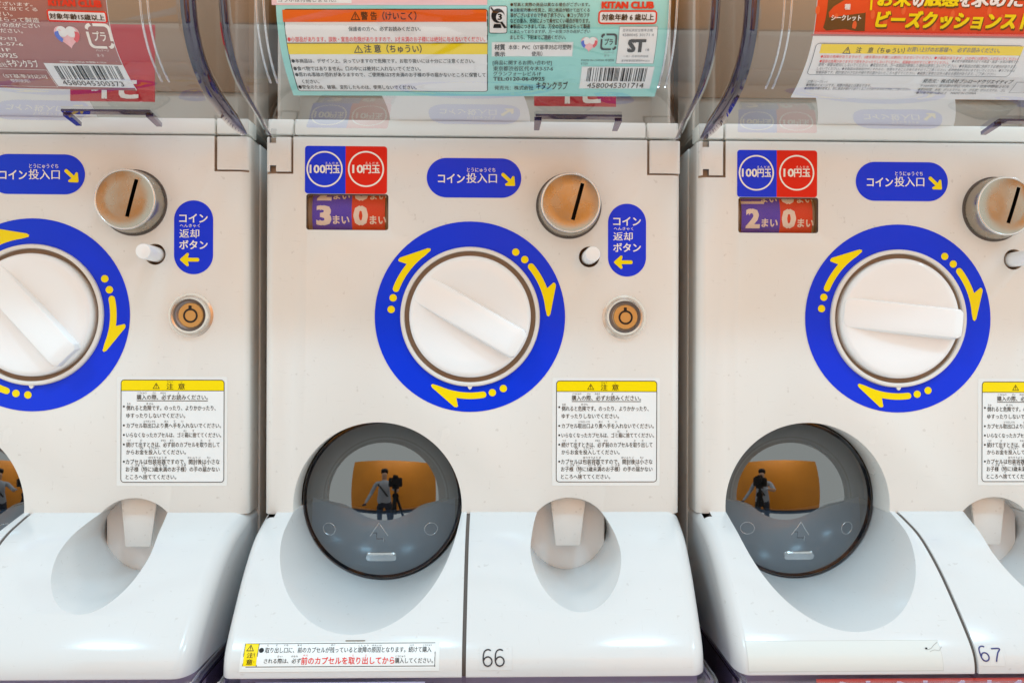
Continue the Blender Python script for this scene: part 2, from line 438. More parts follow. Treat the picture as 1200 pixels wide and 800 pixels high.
def make_lid():
    b = MB(); P = LID_PROF; n = len(P); rnd = 15; m = 6
    cols = []
    def inset(d, t):            # the side corner is rounded: from the side wall onto the front
        return t
    xs = []
    for k in range(m+1): a = math.radians(90*k/m); xs.append((XL+2+rnd*(1-math.sin(a)) if False else XL+2+rnd-rnd*math.cos(a), rnd*(1-math.sin(a))))
    xs2 = xs+[((XL+XR)/2, 0)]+[(XL+XR-x, o) for x, o in reversed(xs)]
    pr = Prof(P)
    vs = []
    for j, q in enumerate(pr.L):
        d, z, nd, nz = pr.at(q)
        f = min(1.0, max(d, 0)/60)
        for x, o in xs2: vs.append((x, d-o*nd*f, z-o*nz*f))
    w = len(xs2)
    b.add(vs, [(j*w+i, j*w+i+1, (j+1)*w+i+1, (j+1)*w+i) for j in range(n-1) for i in range(w-1)], 'lid_clear', True)
    # side walls
    for e in (0, w-1):
        poly = [vs[j*w+e] for j in range(n)]
        x = poly[0][0]; back = [(x, -6, P[-1][1]), (x, -6, 239)]
        pts = poly+back
        b.add(pts, [tuple(range(len(pts)))], 'lid_clear')
    return b.mesh('lid')
def make_lid_edge(side):
    """the thick moulded edge of the lid, seen edge-on at both sides"""
    b = MB(); pr = Prof(LID_PROF)
    for sx, xx in (((1, XL+1.5), (-1, XR-1.5))[side],):
        pts = []
        vs = []
        for q in pr.L:
            d, z, nd, nz = pr.at(q)
            wd = 11 if d > 60 else 6+5*max(d, 0)/60
            f = min(1, max(d, 0)/40)
            for (ox, oh) in ((0, -10*f-1.5), (wd, -1.0*f-0.3), (wd, 1.2), (0, -8.0*f-0.3)):
                vs.append((xx+sx*ox, d+oh*nd, z+oh*nz))
        n = len(pr.L)
        b.add(vs, [(j*4+i, j*4+(i+1) % 4, (j+1)*4+(i+1) % 4, (j+1)*4+i) for j in range(n-1) for i in range(4)], 'lid_edge', True)
    return b.mesh('lid_edge')
def make_ribs(k):
    b = MB(); pr = Prof(LID_PROF)
    q0 = [q for q in pr.L if 125 < pr.at(q)[0]]
    for px in ((321, 777)[k//2],):
        u, _ = pr.uv(px, 103)
        for o in ((-3.5, 3.5)[k % 2],):
            b.tube([(u+o, pr.at(q)[0]-5*pr.at(q)[2], pr.at(q)[1]-5*pr.at(q)[3]) for q in q0], 1.3, 'rib_clear', 6)
    return b.mesh('card_rail')
def make_tab():
    b = MB(); pr = Prof(LID_PROF)
    u0, q0 = pr.uv(627, 137); u1, q1 = pr.uv(728, 137)
    qs = sorted(((pr.uv(630, 148)[1]), pr.uv(630, 136)[1]))
    mp = pr.mp
    b.slab([(u0, qs[1]-1), (u1, qs[1]-1), (u1, qs[1]+7), (u0, qs[1]+7)], 'lid_edge', mp, 0.5, 3)
    for u in (u0, u1-6): b.slab([(u, qs[0]), (u+6, qs[0]), (u+7, qs[1]), (u-1, qs[1])], 'lid_edge', mp, 1, 5)
    return b.mesh('lid_tab')

# knob -------------------------------------------------------------
def make_rim():
    b = MB(); b.lathe([(76.6, -3), (76.6, 3.2), (77.6, 4.2), (80, 4.2), (81.2, 3), (81.4, 0.2)], KX, KZ, 'cream', 96, False)
    return smooth(b.mesh('knob_rim'))
def make_knob():
    b = MB(); b.lathe([(71.4, -6.5), (71, 3), (70.2, 6), (68, 8.2), (64, 9), (50, 7.6), (30, 6.6), (0.01, 6.2)], 0, 0, 'knob_white', 96)
    return smooth(b.mesh('knob'), 60)
def make_grip():
    """broad bar across the dial, flush at one end and rising toward its pointer end"""
    b = MB(); n = 30; vs = []
    for i in range(n+1):
        t = i/n; x = -68.8+137*t
        edge = math.sqrt(max(69.8**2-x*x, 0))
        up = 9.0+3.2*math.sin(min(1, t*2.5)*math.pi/2)+10.0*t**1.25
        up -= 3.5*max(0.0, (t-0.93)/0.07)
        wb = min(19.0, max(edge-0.2, 8)); wt = min(16.8, wb-1.2)
        for y, h in ((-wb, 4.5), (-wt, up-0.5), (-wt*0.5, up+0.1), (0, up+0.3), (wt*0.5, up+0.1), (wt, up-0.5), (wb, 4.5)): vs.append((x, h, y))
    fs = [(i*7+k, (i+1)*7+k, (i+1)*7+k+1, i*7+k+1) for i in range(n) for k in range(6)]+[tuple(range(7)), tuple(range(n*7, n*7+7))]
    b.add(vs, fs, 'knob_white', True)
    me = b.mesh('grip'); fix_normals(me)
    return soft(me, 1.0, 3, 35)
def soft_only(me):
    fix_normals(me)
    return soft(me, 2.4, 4, 35)
def arrow_ring(rot):
    """blue ring sticker with three turning arrows"""
    b = MB(); mp = flat()
    b.ring2(circ(KX, KZ, 111.3, 96), circ(KX, KZ, 81.8, 96), 'blue', mp, 0.35)
    def pol(r, a): a = math.radians(a+rot); return (KX+r*math.cos(a), KZ+r*math.sin(a))
    for base in (55, 180-5, 295):
        # clockwise: two dots, a bar, then a one-sided arrow head
        for a in (0, -8.5): b.poly(circ(*pol(92.5, base+a), 4.3, 20), 'yellow', mp, 0.6)
        r0 = 92.5; pts = []
        for k in range(9): pts.append(pol(r0-3.6+0.5*math.cos(0), base-15-24*k/8))
        tip = pol(92, base-53)
        out = [pol(108.5-1, base-36.5)]
        inn = []
        arc_in = [pol(88.6, base-15.5-37*k/10) for k in range(10)]
        arc_out = [pol(96.2, base-15.5-19*k/6) for k in range(7)]
        cap = [pol(92.4+3.9*math.cos(math.radians(w)), base-15.5+2.5*math.sin(math.radians(w))) for w in (150, 120, 90, 60, 30)]
        b.poly(cap+arc_out+[pol(105.5, base-32.5), pol(107, base-33.2), pol(107, base-34.8)]+[pol(94, base-53), pol(92, base-54.6), pol(90, base-54)]+arc_in[::-1], 'yellow', mp, 0.6)
    if rot == 0:
        pass
    return b.mesh('ring_sticker')
def make_nub():
    b = MB(); x, z = KX, KZ-83.5
    b.slab([(x-3, z+2.5), (x-1.6, z-0.5), (x, z-1.6), (x+1.6, z-0.5), (x+3, z+2.5)], 'cream', flat(), 0.1, 3.0)
    return b.mesh('rim_mark')
# coin slot ----------------------------------------------------------
CX, CZ = plane(666.5, 241.5)
def make_coin():
    b = MB(); b.lathe([(0.01, -3), (36.5, -3), (36.5, 3), (35.8, 14), (35, 22), (33.8, 24.2), (32.6, 24.9), (31.8, 24.5), (20, 25.2), (0.01, 25.6)], 0, 0, 'metal', 72)
    me = b.mesh('coin_slot'); fix_normals(me)
    c = boxm(5.2, 4, -18.5, 9.6, 60, 25, 'black')
    n = cut(me, [c])
    for p in n.polygons: p.use_smooth = True
    n.set_sharp_from_angle(angle=math.radians(40))
    return n
def make_coin_rim():
    b = MB(); pts = [(33.3*math.cos(2*math.pi*k/64), 24.3, 33.3*math.sin(2*math.pi*k/64)) for k in range(64)]
    b.tube(pts, 1.15, 'metal_rim', 8, True); return b.mesh('rim')
def make_coin_collar():
    b = MB(); b.lathe([(36.6, -1), (38.6, 0.2), (38.2, 1.2), (36.6, 1.6)], 0, 0, 'shadow_box', 64, False); return smooth(b.mesh('collar'))
def make_button():
    b = MB(); x, z = plane(690.7, 301)
    b.lathe([(8.8, -19), (8.8, 33), (8.2, 34.6), (7, 35.2), (0.01, 35.4)], x, z, 'knob_white', 32); return smooth(b.mesh('return_button'))
# lock ---------------------------------------------------------------
def make_lock():
    b = MB(); x, z = plane(731.5, 371.5)
    b.lathe([(26, 0.1), (23.2, 1.2), (22.4, 4.6), (20.6, 6.2), (18.8, 5.6), (18.4, 3)], x, z, 'copper_rim', 56, False)
    b.lathe([(18.4, 3), (16.5, 0.8), (14.2, 0.6)], x, z, 'steel_grey', 56, False)
    return smooth(b.mesh('lock'), 50)
def make_lock_core():
    b = MB(); x, z = plane(731.5, 371.5); x += 1
    b.lathe([(14.2, 0), (14.2, 3.4), (13.6, 4.2), (0.01, 4.2)], x, z, 'brass', 48)
    mp = flat(4.2)
    b.ring2(circ(x, z-0.5, 8.4, 40), circ(x, z-0.5, 6.2, 40), 'black', mp, 0.25)
    b.poly(rr(x-2.2, z+5.6, x+1.4, z+11.2, 0.8), 'black', mp, 0.35)
    return smooth(b.mesh('key_core'), 30)
# stickers -----------------------------------------------------------
def B(x0, y0, x1, y1, d=0.0):
    a = plane(x0, y1, d); c = plane(x1, y0, d); return a[0], a[1], c[0], c[1]
def make_price():
    b = MB(); mp = flat()
    u0, v0, u1, v1 = B(357.5, 227.5, 453.5, 171); v0, v1 = min(v0, v1), max(v0, v1)
    um = plane(405, 200)[0]; o = rr(u0, v0, u1, v1, 3.5)
    b.poly([(um, v0)]+[(u, v) for u, v in o if u > um]+[(um, v1)], 'red', mp, 0.3)
    b.poly([(um, v1)]+[(u, v) for u, v in o if u < um]+[(um, v0)], 'blue', mp, 0.3)
    for px, t, w in ((380.5, '100円玉', 34), (429, '10円玉', 31)):
        cx, cz = plane(px, 198.3)
        b.ring2(circ(cx, cz, 21, 48), circ(cx, cz, 19.2, 48), 'print_white', mp, 0.5)
        num = t[:-2]; nw = 5.9*len(num)
        b.text(num, cx-w/2, cz-4.7, cx-w/2+nw, cz+4.6, 'print_white', mp, 0.6, 0.022)
        b.text(t[-2:], cx-w/2+nw+0.7, cz-4.9, cx+w/2+0.4, cz+4.6, 'print_white', mp, 0.6, 0.022)
        x1 = cx+w/2
        for k, ch in enumerate('えんだま'): b.text(ch, x1-16.3+4.1*k, cz+5.6, x1-13.4+4.1*k, cz+8.2, 'print_white', mp, 0.6)
    return b.mesh('price_sticker')
def oval(mb, px0, py0, px1, py1):
    u0, v0, u1, v1 = B(px0, py0, px1, py1); r = min(u1-u0, v1-v0)/2
    mb.poly(rr(u0, v0, u1, v1, r-0.01, 14), 'blue', flat(), 0.3)
def T(mb, t, px0, py0, px1, py1, mat='print_white', bold=0.0, mp=None, h=0.6):
    u0, v0, u1, v1 = B(px0, py0, px1, py1); mb.text(t, u0, v0, u1, v1, mat, mp or flat(), h, bold)
def fat_arrow(mb, cx, cz, ang, sc):
    """rounded block arrow"""
    a = math.radians(ang)
    def R(p): return (cx+sc*(p[0]*math.cos(a)-p[1]*math.sin(a)), cz+sc*(p[0]*math.sin(a)+p[1]*math.cos(a)))
    shaft = [(-1.0+0.2*math.cos(math.radians(w))-0.0, 0.22*math.sin(math.radians(w))) for w in (90, 120, 150, 180, 210, 240, 270)]
    def corner(p, r=0.14, n=6): return [(p[0]+r*math.cos(2*math.pi*k/n), p[1]+r*math.sin(2*math.pi*k/n)) for k in range(n)]
    pts = shaft+[(0.12, -0.22), (0.0, -0.62), (0.06, -0.76), (0.22, -0.78), (0.98, -0.10), (1.02, 0), (0.98, 0.10), (0.22, 0.78), (0.06, 0.76), (0.0, 0.62), (0.12, 0.22)]
    mb.poly([R(p) for p in pts], 'yellow', flat(), 0.6)
def make_insert():
    b = MB(); oval(b, 500, 186, 611, 231.3)
    T(b, 'コイン', 513.5, 204.3, 544.5, 214.4, bold=0.018); T(b, '投入口', 546.8, 203.2, 582.2, 214.6, bold=0.012)
    T(b, 'とうにゅうぐち', 547.3, 197, 580.5, 201.8, bold=0.01)
    x, z = plane(596.3, 211.2); fat_arrow(b, x, z, -43, 9.4)
    return b.mesh('insert_sticker')
def make_return():
    b = MB(); oval(b, 712.3, 239, 757.2, 324)
    T(b, 'コイン', 718.7, 254.7, 750.7, 264.3, bold=0.018); T(b, '返却', 718.7, 272.2, 741.2, 282, bold=0.012)
    T(b, 'ボタン', 718.7, 285.2, 750.7, 295, bold=0.018); T(b, 'へんきゃく', 719.2, 266.3, 742, 269.8, bold=0.01)
    x, z = plane(729.5, 307.3); fat_arrow(b, x, z, 180, 10)
    return b.mesh('return_sticker')
def warn_tri(mb, cx, cz, s, mp, h=0.6):
    out = [(cx, cz+s), (cx-s*1.1, cz-s*0.9), (cx+s*1.1, cz-s*0.9)]; k = 0.74
    inn = [(cx, cz+s*k-0.06*s), (cx-s*0.8, cz-s*0.72), (cx+s*0.8, cz-s*0.72)]
    mb.ring2(out, inn, 'print_black', mp, h)
    mb.rect(cx-0.1*s, cz-0.25*s, cx+0.1*s, cz+0.42*s, 'print_black', mp, h); mb.rect(cx-0.1*s, cz-0.6*s, cx+0.1*s, cz-0.4*s, 'print_black', mp, h)
def make_caution():
    b = MB(); mp = flat()
    u0, v0, u1, v1 = B(646.8, 442.6, 773.4, 568.8); b.poly(rr(u0, v0, u1, v1, 1.5), 'sticker_clear', mp, 0.25)
    u0, v0, u1, v1 = B(651.4, 446, 770, 564.6); b.frame(u0, v0, u1, v1, 4, 0.75, 'print_black', mp, 0.55)
    b.poly(rr(u0+0.4, v0+0.4, u1-0.4, v1-0.4, 3.6), 'paper', mp, 0.35)
    a, c, e, f = B(651.8, 446.4, 769.6, 458.4); hd = [(u, v) for u, v in rr(u0+0.5, v0, u1-0.5, v1-0.5, 3.5) if v > c]
    b.poly([(e, c)]+hd+[(a, c)], 'yellow', mp, 0.45)
    b.rect(a, c-0.35, e, c+0.3, 'print_black', mp, 0.55)
    x, z = plane(692.2, 453); warn_tri(b, x, z, 3.7, mp)
    T(b, '注', 704, 450, 711.6, 457, 'print_black', 0.012); T(b, '意', 717.2, 450, 724.9, 457, 'print_black', 0.012)
    T(b, 'ちゅう', 704.6, 447.2, 711, 449.4, 'print_black'); T(b, 'い', 720.2, 447.4, 722, 449.4, 'print_black')
    L = [('購入の際、必ずお読みください。', 670, 463.2, 751, 469), ('倒れると危険です。のったり、よりかかったり、', 658.2, 475.6, 760, 481.4),
         ('ゆすったりしないでください。', 658.2, 484.6, 725.3, 490), ('カプセル取出口より奥へ手を入れないでください。', 658.2, 495.9, 766, 501.6),
         ('いらなくなったカプセルは、ゴミ箱に捨ててください。', 658, 506.8, 766.3, 512.5), ('続けて出すときは、必ず前のカプセルを取り出して', 658, 517.8, 764.5, 523.8),
         ('からお金を投入してください。', 658, 526.6, 726, 532.2), ('カプセルは包装容器ですので、開封後は小さな', 657.4, 537.5, 764.5, 543.6),
         ('お子様（特に3歳未満のお子様）の手の届かない', 657.4, 546.2, 764.5, 552.2), ('ところへ捨ててください。', 657.4, 555.1, 715, 560.9)]
    for t, x0, y0, x1, y1 in L: T(b, t, x0, y0, x1, y1, 'print_black', 0.010)
    a = B(670, 469.9, 751, 470.5); b.rect(*a, 'print_black', mp, 0.6)
    for y in (476.8, 498.6, 509.6, 520.6, 540.4): x, z = plane(655.3, y); b.poly(circ(x, z, 1.15, 12), 'print_black', mp, 0.6)
    for t, x0, x1, y in (('こうにゅう', 671, 681, 461.4), ('さい', 688, 692, 461.4), ('かなら', 697, 703, 461.4), ('よ', 716.5, 718.5, 461.4), ('たお', 659, 663, 473.8), ('き けん', 681, 689, 473.8),
                         ('とりだしぐち', 678, 691, 494.1), ('おく', 701.5, 706, 494.1), ('て', 712, 714, 494.1), ('い', 721, 723, 494.1), ('ばこ', 723.5, 727, 505.1), ('す', 733.5, 735.5, 505.1),
                         ('つづ', 659, 663, 516.1), ('だ', 674, 676, 516.1), ('かなら', 697.5, 703, 516.1), ('まえ', 708, 712, 516.1), ('と', 743, 745, 516.1), ('だ', 752, 754, 516.1),
                         ('かね', 673.5, 677.5, 525), ('とうにゅう', 684, 695, 525), ('ほうそうよう き', 683.5, 704, 535.9), ('かいふう ご', 728, 743, 535.9), ('ちい', 750, 754, 535.9),
                         ('こ さま', 664, 673, 544.8), ('とく', 675.5, 679, 544.8), ('さい み まん', 689, 705, 544.8), ('こ さま', 716.5, 726, 544.8), ('て', 734.5, 736.5, 544.8), ('とど', 744.5, 749, 544.8), ('す', 678.5, 680.5, 553.6)):
        T(b, t, x0, y-1.3, x1, y+0.9, 'print_black', 0.01)
    return b.mesh('caution_sticker')
BP = Prof(BASE_PROF)
def TB(mb, t, px0, py0, px1, py1, mat='print_black', bold=0.0, h=0.6, pr=None, shear=0.0):
    pr = pr or BP
    a = pr.uv((px0+px1)/2, py1); c = pr.uv((px0+px1)/2, py0); l = pr.uv(px0, (py0+py1)/2); r = pr.uv(px1, (py0+py1)/2)
    v0, v1 = min(a[1], c[1]), max(a[1], c[1])
    if pr.sgn() < 0:
        mp = lambda u, v, hh: pr.mp(u, v0+v1-v, hh)
    else: mp = pr.mp
    mb.text(t, l[0], v0, r[0], v1, mat, mp, h, bold, shear)
def RB(mb, px0, py0, px1, py1, mat, h=0.3, r=0, pr=None, nv=10):
    pr = pr or BP
    a = pr.uv((px0+px1)/2, py1); c = pr.uv((px0+px1)/2, py0); l = pr.uv(px0, (py0+py1)/2); rg = pr.uv(px1, (py0+py1)/2)
    v0, v1 = min(a[1], c[1]), max(a[1], c[1])
    if r: mb.poly(rr(l[0], v0, rg[0], v1, r), mat, pr.mp, h)
    else: mb.grid(l[0], v0, rg[0], v1, mat, pr.mp, h, 1, nv)
    return l[0], v0, rg[0], v1
def make_low_caution():
    b = MB()
    RB(b, 282, 751, 515, 786.5, 'sticker_clear', 0.3)
    e = RB(b, 285, 753, 510, 783, 'paper', 0.4)
    e = RB(b, 290.2, 753.6, 509.5, 780.4, 'paper', 0.45)
    for (x0, y0, x1, y1) in ((290, 753.2, 510, 754), (288, 779.8, 510, 780.6), (509.2, 763, 510, 780.4)): RB(b, x0, y0, x1, y1, 'print_black', 0.6, nv=2)
    RB(b, 286, 753.8, 301.6, 780, 'yellow', 0.6); RB(b, 301.4, 753.6, 302.2, 780.2, 'print_black', 0.7, nv=2); RB(b, 285.4, 753.6, 286.2, 780.2, 'print_black', 0.7, nv=2)
    u, v = BP.uv(293.8, 759.2); warn_tri(b, u, v, 3.4, lambda a, c, h: BP.mp(a, 2*v-c, h), 0.8)
    TB(b, '注', 289.6, 764.3, 296.8, 770.4, h=0.8, bold=0.012); TB(b, '意', 288.8, 772.2, 296, 778.2, h=0.8, bold=0.012)
    TB(b, 'ち', 297.6, 764, 299.2, 765.6, h=0.8); TB(b, 'ゅ', 297.5, 766, 299, 767.6, h=0.8); TB(b, 'う', 297.5, 768, 299, 769.8, h=0.8); TB(b, 'い', 297, 774, 298.8, 775.6, h=0.8)
    u, v = BP.uv(306.5, 761.4); b.poly(circ(u, v, 2.4, 16), 'print_black', BP.mp, 0.7)
    TB(b, '取り出し口に、前のカプセルが残っていると故障の原因となります。続けて購入', 311, 757.8, 505.5, 764.2, bold=0.012)
    TB(b, 'される際は、必ず', 309.4, 771, 352.6, 777, bold=0.012)
    TB(b, '前のカプセルを取り出してから', 353.2, 769, 462.2, 777.6, 'print_red', 0.014)
    TB(b, '購入してください。', 463, 770.4, 507.5, 776.4, bold=0.012)
    for t, x0, x1, y in (('と', 313.5, 315.5, 755.8), ('だ', 323.5, 325.5, 755.8), ('ぐち', 333, 338, 755.8), ('まえ', 349, 354, 755.8), ('のこ', 388, 393, 755.8), ('こしょう', 420, 432, 755.8), ('げんいん', 436, 448, 755.8),
                         ('つづ', 480, 485, 755.8), ('こうにゅう', 496, 506, 755.8), ('さい', 325, 331, 768.9), ('かなら', 341.5, 349, 768.9), ('こうにゅう', 463.5, 475, 768.4)):
        TB(b, t, x0, y-1.1, x1, y+0.9, bold=0.01)
    TB(b, 'まえ', 355.5, 766.6, 361, 768.4, 'print_red', 0.01); TB(b, 'と', 413, 766.6, 415, 768.4, 'print_red'); TB(b, 'だ', 428, 766.6, 430, 768.4, 'print_red')
    RB(b, 405, 749.6, 428, 751.2, 'stain', 0.7, nv=2)
    return b.mesh('outlet_sticker')
def make_blank():
    b = MB(); BQ = Prof(BASE_PROF, x0=507.0)
    RB(b, 876, 750, 1104, 786, 'worn_edge', 0.05, pr=BQ, nv=40); RB(b, 876.3, 750.4, 1103.7, 785.7, 'sticker_worn', 0.1, pr=BQ, nv=24)
    RB(b, 1084, 758.6, 1086.6, 760.2, 'print_black', 0.6, pr=BQ, nv=2)
    u, v = BQ.uv(1087, 761)
    b.tube([BQ.mp(u+x, v-y, 0.25) for x, y in ((0, 0), (4, 1.5), (8, 5), (12, 7.5))], 0.16, 'stain', 5)
    b.tube([BQ.mp(u+x, v-y, 0.25) for x, y in ((2, -1.5), (7, 0), (11, -1), (15, 3))], 0.12, 'stain', 5)
    return b.mesh('outlet_sticker')
def make_number(t):
    b = MB(); pr = BP if t == '66' else Prof(BASE_PROF, x0=507.0); mat = 'pen_black' if t == '66' else 'pen_blue'
    six = [(3.0, 7.6), (1.6, 8.6), (-0.6, 8.7), (-2.8, 7.2), (-4.0, 4.2), (-4.3, 0.5), (-4.2, -3.4), (-2.9, -7.0), (0, -8.5), (2.9, -7.2), (4.2, -3.9), (3.2, -0.6), (0.6, 1.0), (-2.2, 0.2), (-4.0, -2.6)]
    seven = [(-4.6, 6.6), (4.4, 8.0), (2.2, 2.6), (0.9, -3.0), (0.4, -8.2)]
    if t == '66': L = ((six, 571.5, 770.3, 0, 1.0), (six, 585.6, 770.3, 0, 1.0))
    else: L = ((six, 1153, 765.3, 6, 0.92), (seven, 1167, 766.8, -9, 0.9))
    e = (562, 757, 600, 785) if t == '66' else (1146, 755, 1176, 780)
    RB(b, *e, 'white', 0.2, pr=pr)
    for sh, px, py, rot, sc in L:
        u, v = pr.uv(px, py); a = math.radians(rot)
        q = [(p[0], p[1]) for p in spline(sh, 5)]
        b.tube([pr.mp(u+sc*(x*math.cos(a)-y*math.sin(a)), v-sc*0.88*(x*math.sin(a)+y*math.cos(a)), 0.35) for x, y in q], 0.72, mat, 6)
    return b.mesh('number_sticker')
# counter ------------------------------------------------------------
def make_drum(n, prev):
    b = MB(); w0, z0 = plane(359, 269); w1, z1 = plane(455, 228); zc = (z0+z1)/2; R = 44.0; dc = -5.5-R
    mp = lambda u, v, h: (u, dc+(R+h)*math.cos((v-zc)/R), zc+(R+h)*math.sin((v-zc)/R))
    x0, x1 = w0+5.5, w1-4.5; xm = plane(410.5, 250)[0]+0.7
    b.grid(x0, zc-34, xm, zc+34, 'drum_blue', mp, 0, 1, 20); b.grid(xm, zc-34, x1, zc+34, 'drum_red', mp, 0, 1, 20)
    b.grid(w0-2, zc-34, x0, zc+34, 'bin_grey', mp, -5, 1, 20); b.grid(x1, zc-34, w1+2, zc+34, 'bin_grey', mp, -5, 1, 20)
    for dz, (na, nb) in ((0, n), (29.5, prev)):
        for ch, xx in ((na, plane(370, 250)[0]), (nb, plane(413.5, 250)[0])):
            zb = plane(380, 262.2)[1]+dz
            b.text(ch, xx+1.2, zb, xx+15.2, zb+21.3, 'drum_print', mp, 0.25, 0.042); b.text('まい', xx+19, zb+0.8, xx+37.8, zb+10.4, 'drum_print', mp, 0.25, 0.022)
    return b.mesh('coin_counter')
def make_window():
    b = MB(); w0, z0 = plane(359, 269); w1, z1 = plane(455, 228)
    b.slab(rr(w0+0.6, z0+0.6, w1-0.6, z1-0.6, 2.6), 'window_clear', flat(), -3.2, -2.0)
    return b.mesh('counter_window')
# outlet -------------------------------------------------------------
CAPR = 94.0; CAPH = 27.0; SPH = (CAPR**2+CAPH**2)/(2*CAPH); CAPD = -45.0
def on_dome(x, z, h=0.0):
    q = math.sqrt(max(SPH**2-x*x-z*z, 0)); k = (SPH+h)/SPH
    return (RX+x*k, CAPD+CAPH-SPH+q*k, RZ+z*k)
def make_dome():
    b = MB(); a1 = math.asin(CAPR/SPH); prof = [(SPH*math.sin(a1*(1-k/20)), CAPD+CAPH-SPH+SPH*math.cos(a1*(1-k/20))) for k in range(20)]+[(0.01, CAPD+CAPH)]
    b.lathe(prof, RX, RZ, 'smoke', 96, False)
    return b.mesh('outlet_door')
def make_dome_rim():
    b = MB(); b.lathe([(94, CAPD-8), (96.2, CAPD-8), (96.4, CAPD+0.5), (95.8, CAPD+2.2), (94.6, CAPD+2.2), (93.6, CAPD+0.5)], RX, RZ, 'smoke_rim', 96, False)
    return smooth(b.mesh('door_rim'))
def make_emboss(part):
    b = MB()
    if part in (0, 1): sx = (-62, 60)[part]; b.tube([on_dome(sx+7.6*math.cos(2*math.pi*k/28), -33+7.6*math.sin(2*math.pi*k/28), 0.2) for k in range(28)], 0.42, 'emboss', 6, True)
    if part == 2: b.tube([on_dome(x, z, 0.2) for x, z in ((-11.5, -39), (-6, -31), (-1, -23), (4, -31), (9.5, -39))], 0.6, 'emboss', 6)
    if part == 2: b.tube([on_dome(x, z, 0.2) for x, z in ((-8, -35.5), (-4, -35.5), (-4, -43), (5, -43), (5, -47))], 0.4, 'smoke_rim', 6)
    if part == 2: b.tube([on_dome(4.6, -41, 0.2), on_dome(4.6, -47, 0.2)], 0.5, 'emboss', 6)
    return b.mesh('door_arrow')
def make_handle():
    b = MB(); pts = rr(-18.5, -71.5, 19.5, -60.5, 4.5, 5)
    n = len(pts); vs = [on_dome(x, z, -1.0) for x, z in pts]+[on_dome(0.5+(x-0.5)*0.93, -66+(z+66)*0.72, 3.2) for x, z in pts]
    b.add(vs, [tuple(range(n, 2*n))]+[(i, (i+1) % n, n+(i+1) % n, n+i) for i in range(n)], 'emboss', False)
    return smooth(b.mesh('door_handle'), 50)
def make_outlet_inside():
    b = MB(); mp = flat()
    # dark disc with the hollow's shade put into its colour, a stepped arch round it, and the pale tray in the lower half
    b.poly(circ(RX, RZ, 97, 64), 'hollow_shade', mp, -84)
    up = circ(RX, RZ, 96, 40, -2, 182); lo = circ(RX+2, RZ-3, 74, 40, 0, 180)
    n = len(up)
    b.add([mp(u, v, -65) for u, v in up]+[mp(u, v, -65) for u, v in lo]+[mp(u, v, -83) for u, v in lo], [(i, i+1, n+i+1, n+i) for i in range(n-1)]+[(n+i, n+i+1, 2*n+i+1, 2*n+i) for i in range(n-1)], 'frame_grey')
    up = circ(RX+2, RZ-3, 78, 40, 0, 180); lo = circ(RX+2, RZ-3, 76, 40, 0, 180)
    b.add([mp(u, v, -64.6) for u, v in up]+[mp(u, v, -64.6) for u, v in lo], [(i, i+1, n+i+1, n+i) for i in range(n-1)], 'black')
    return b.mesh('outlet_frame')
def make_tray():
    b = MB(); mp = flat(); n = 40
    top = [(RX-88+176*k/n, RZ-1-19*math.sin(math.pi*k/n)) for k in range(n+1)]
    bot = []
    for u, v in top:
        x = u-RX; bot.append((u, RZ-math.sqrt(max(95.5**2-x*x, 0))))
    vs = [mp(u, v, -62) for u, v in top]+[mp(u, v, -56) for u, v in bot]+[mp(u, v, -83) for u, v in top]
    m = n+1
    b.add(vs, [(i, i+1, m+i+1, m+i) for i in range(n)]+[(2*m+i, 2*m+i+1, i+1, i) for i in range(n)], 'tray_grey', True)
    return smooth(b.mesh('capsule_tray'), 40)
# chute --------------------------------------------------------------
def make_flap():
    b = MB(); c = [plane(p, q, -14) for p, q in ((644.5, 578), (687, 578), (679.5, 638.3), (651, 638.3))]
    n = 4; vs = [(u, -13, v) for u, v in c[:2]]+[(u, -11, v) for u, v in c[2:]]
    vb = [(u, -17, v) for u, v in c[:2]]+[(u, -15, v) for u, v in c[2:]]
    b.add(vs+vb, [(0, 1, 2, 3), (7, 6, 5, 4)]+[(i, 4+i, 4+(i+1) % 4, (i+1) % 4) for i in range(4)], 'cream')
    fix = b.mesh('return_flap'); fix_normals(fix); return soft(fix, 0.9, 2)
def make_chute():
    b = MB()
    b.box(HX-54, -52, -300, HX+54, -46, -170, 'cream')
    b.box(HX-54, -45.5, -300, HX-50.2, -40, -170, 'cream'); b.box(HX+50.2, -45.5, -300, HX+54, -40, -170, 'cream')
    # rounded back pocket
    pts = rr(HX-46, -277, HX+46, -150, 18, 8)
    b.slab(pts, 'pocket', flat(), -44, -32)
    return soft(b.mesh('return_chute'), 1.5, 2)

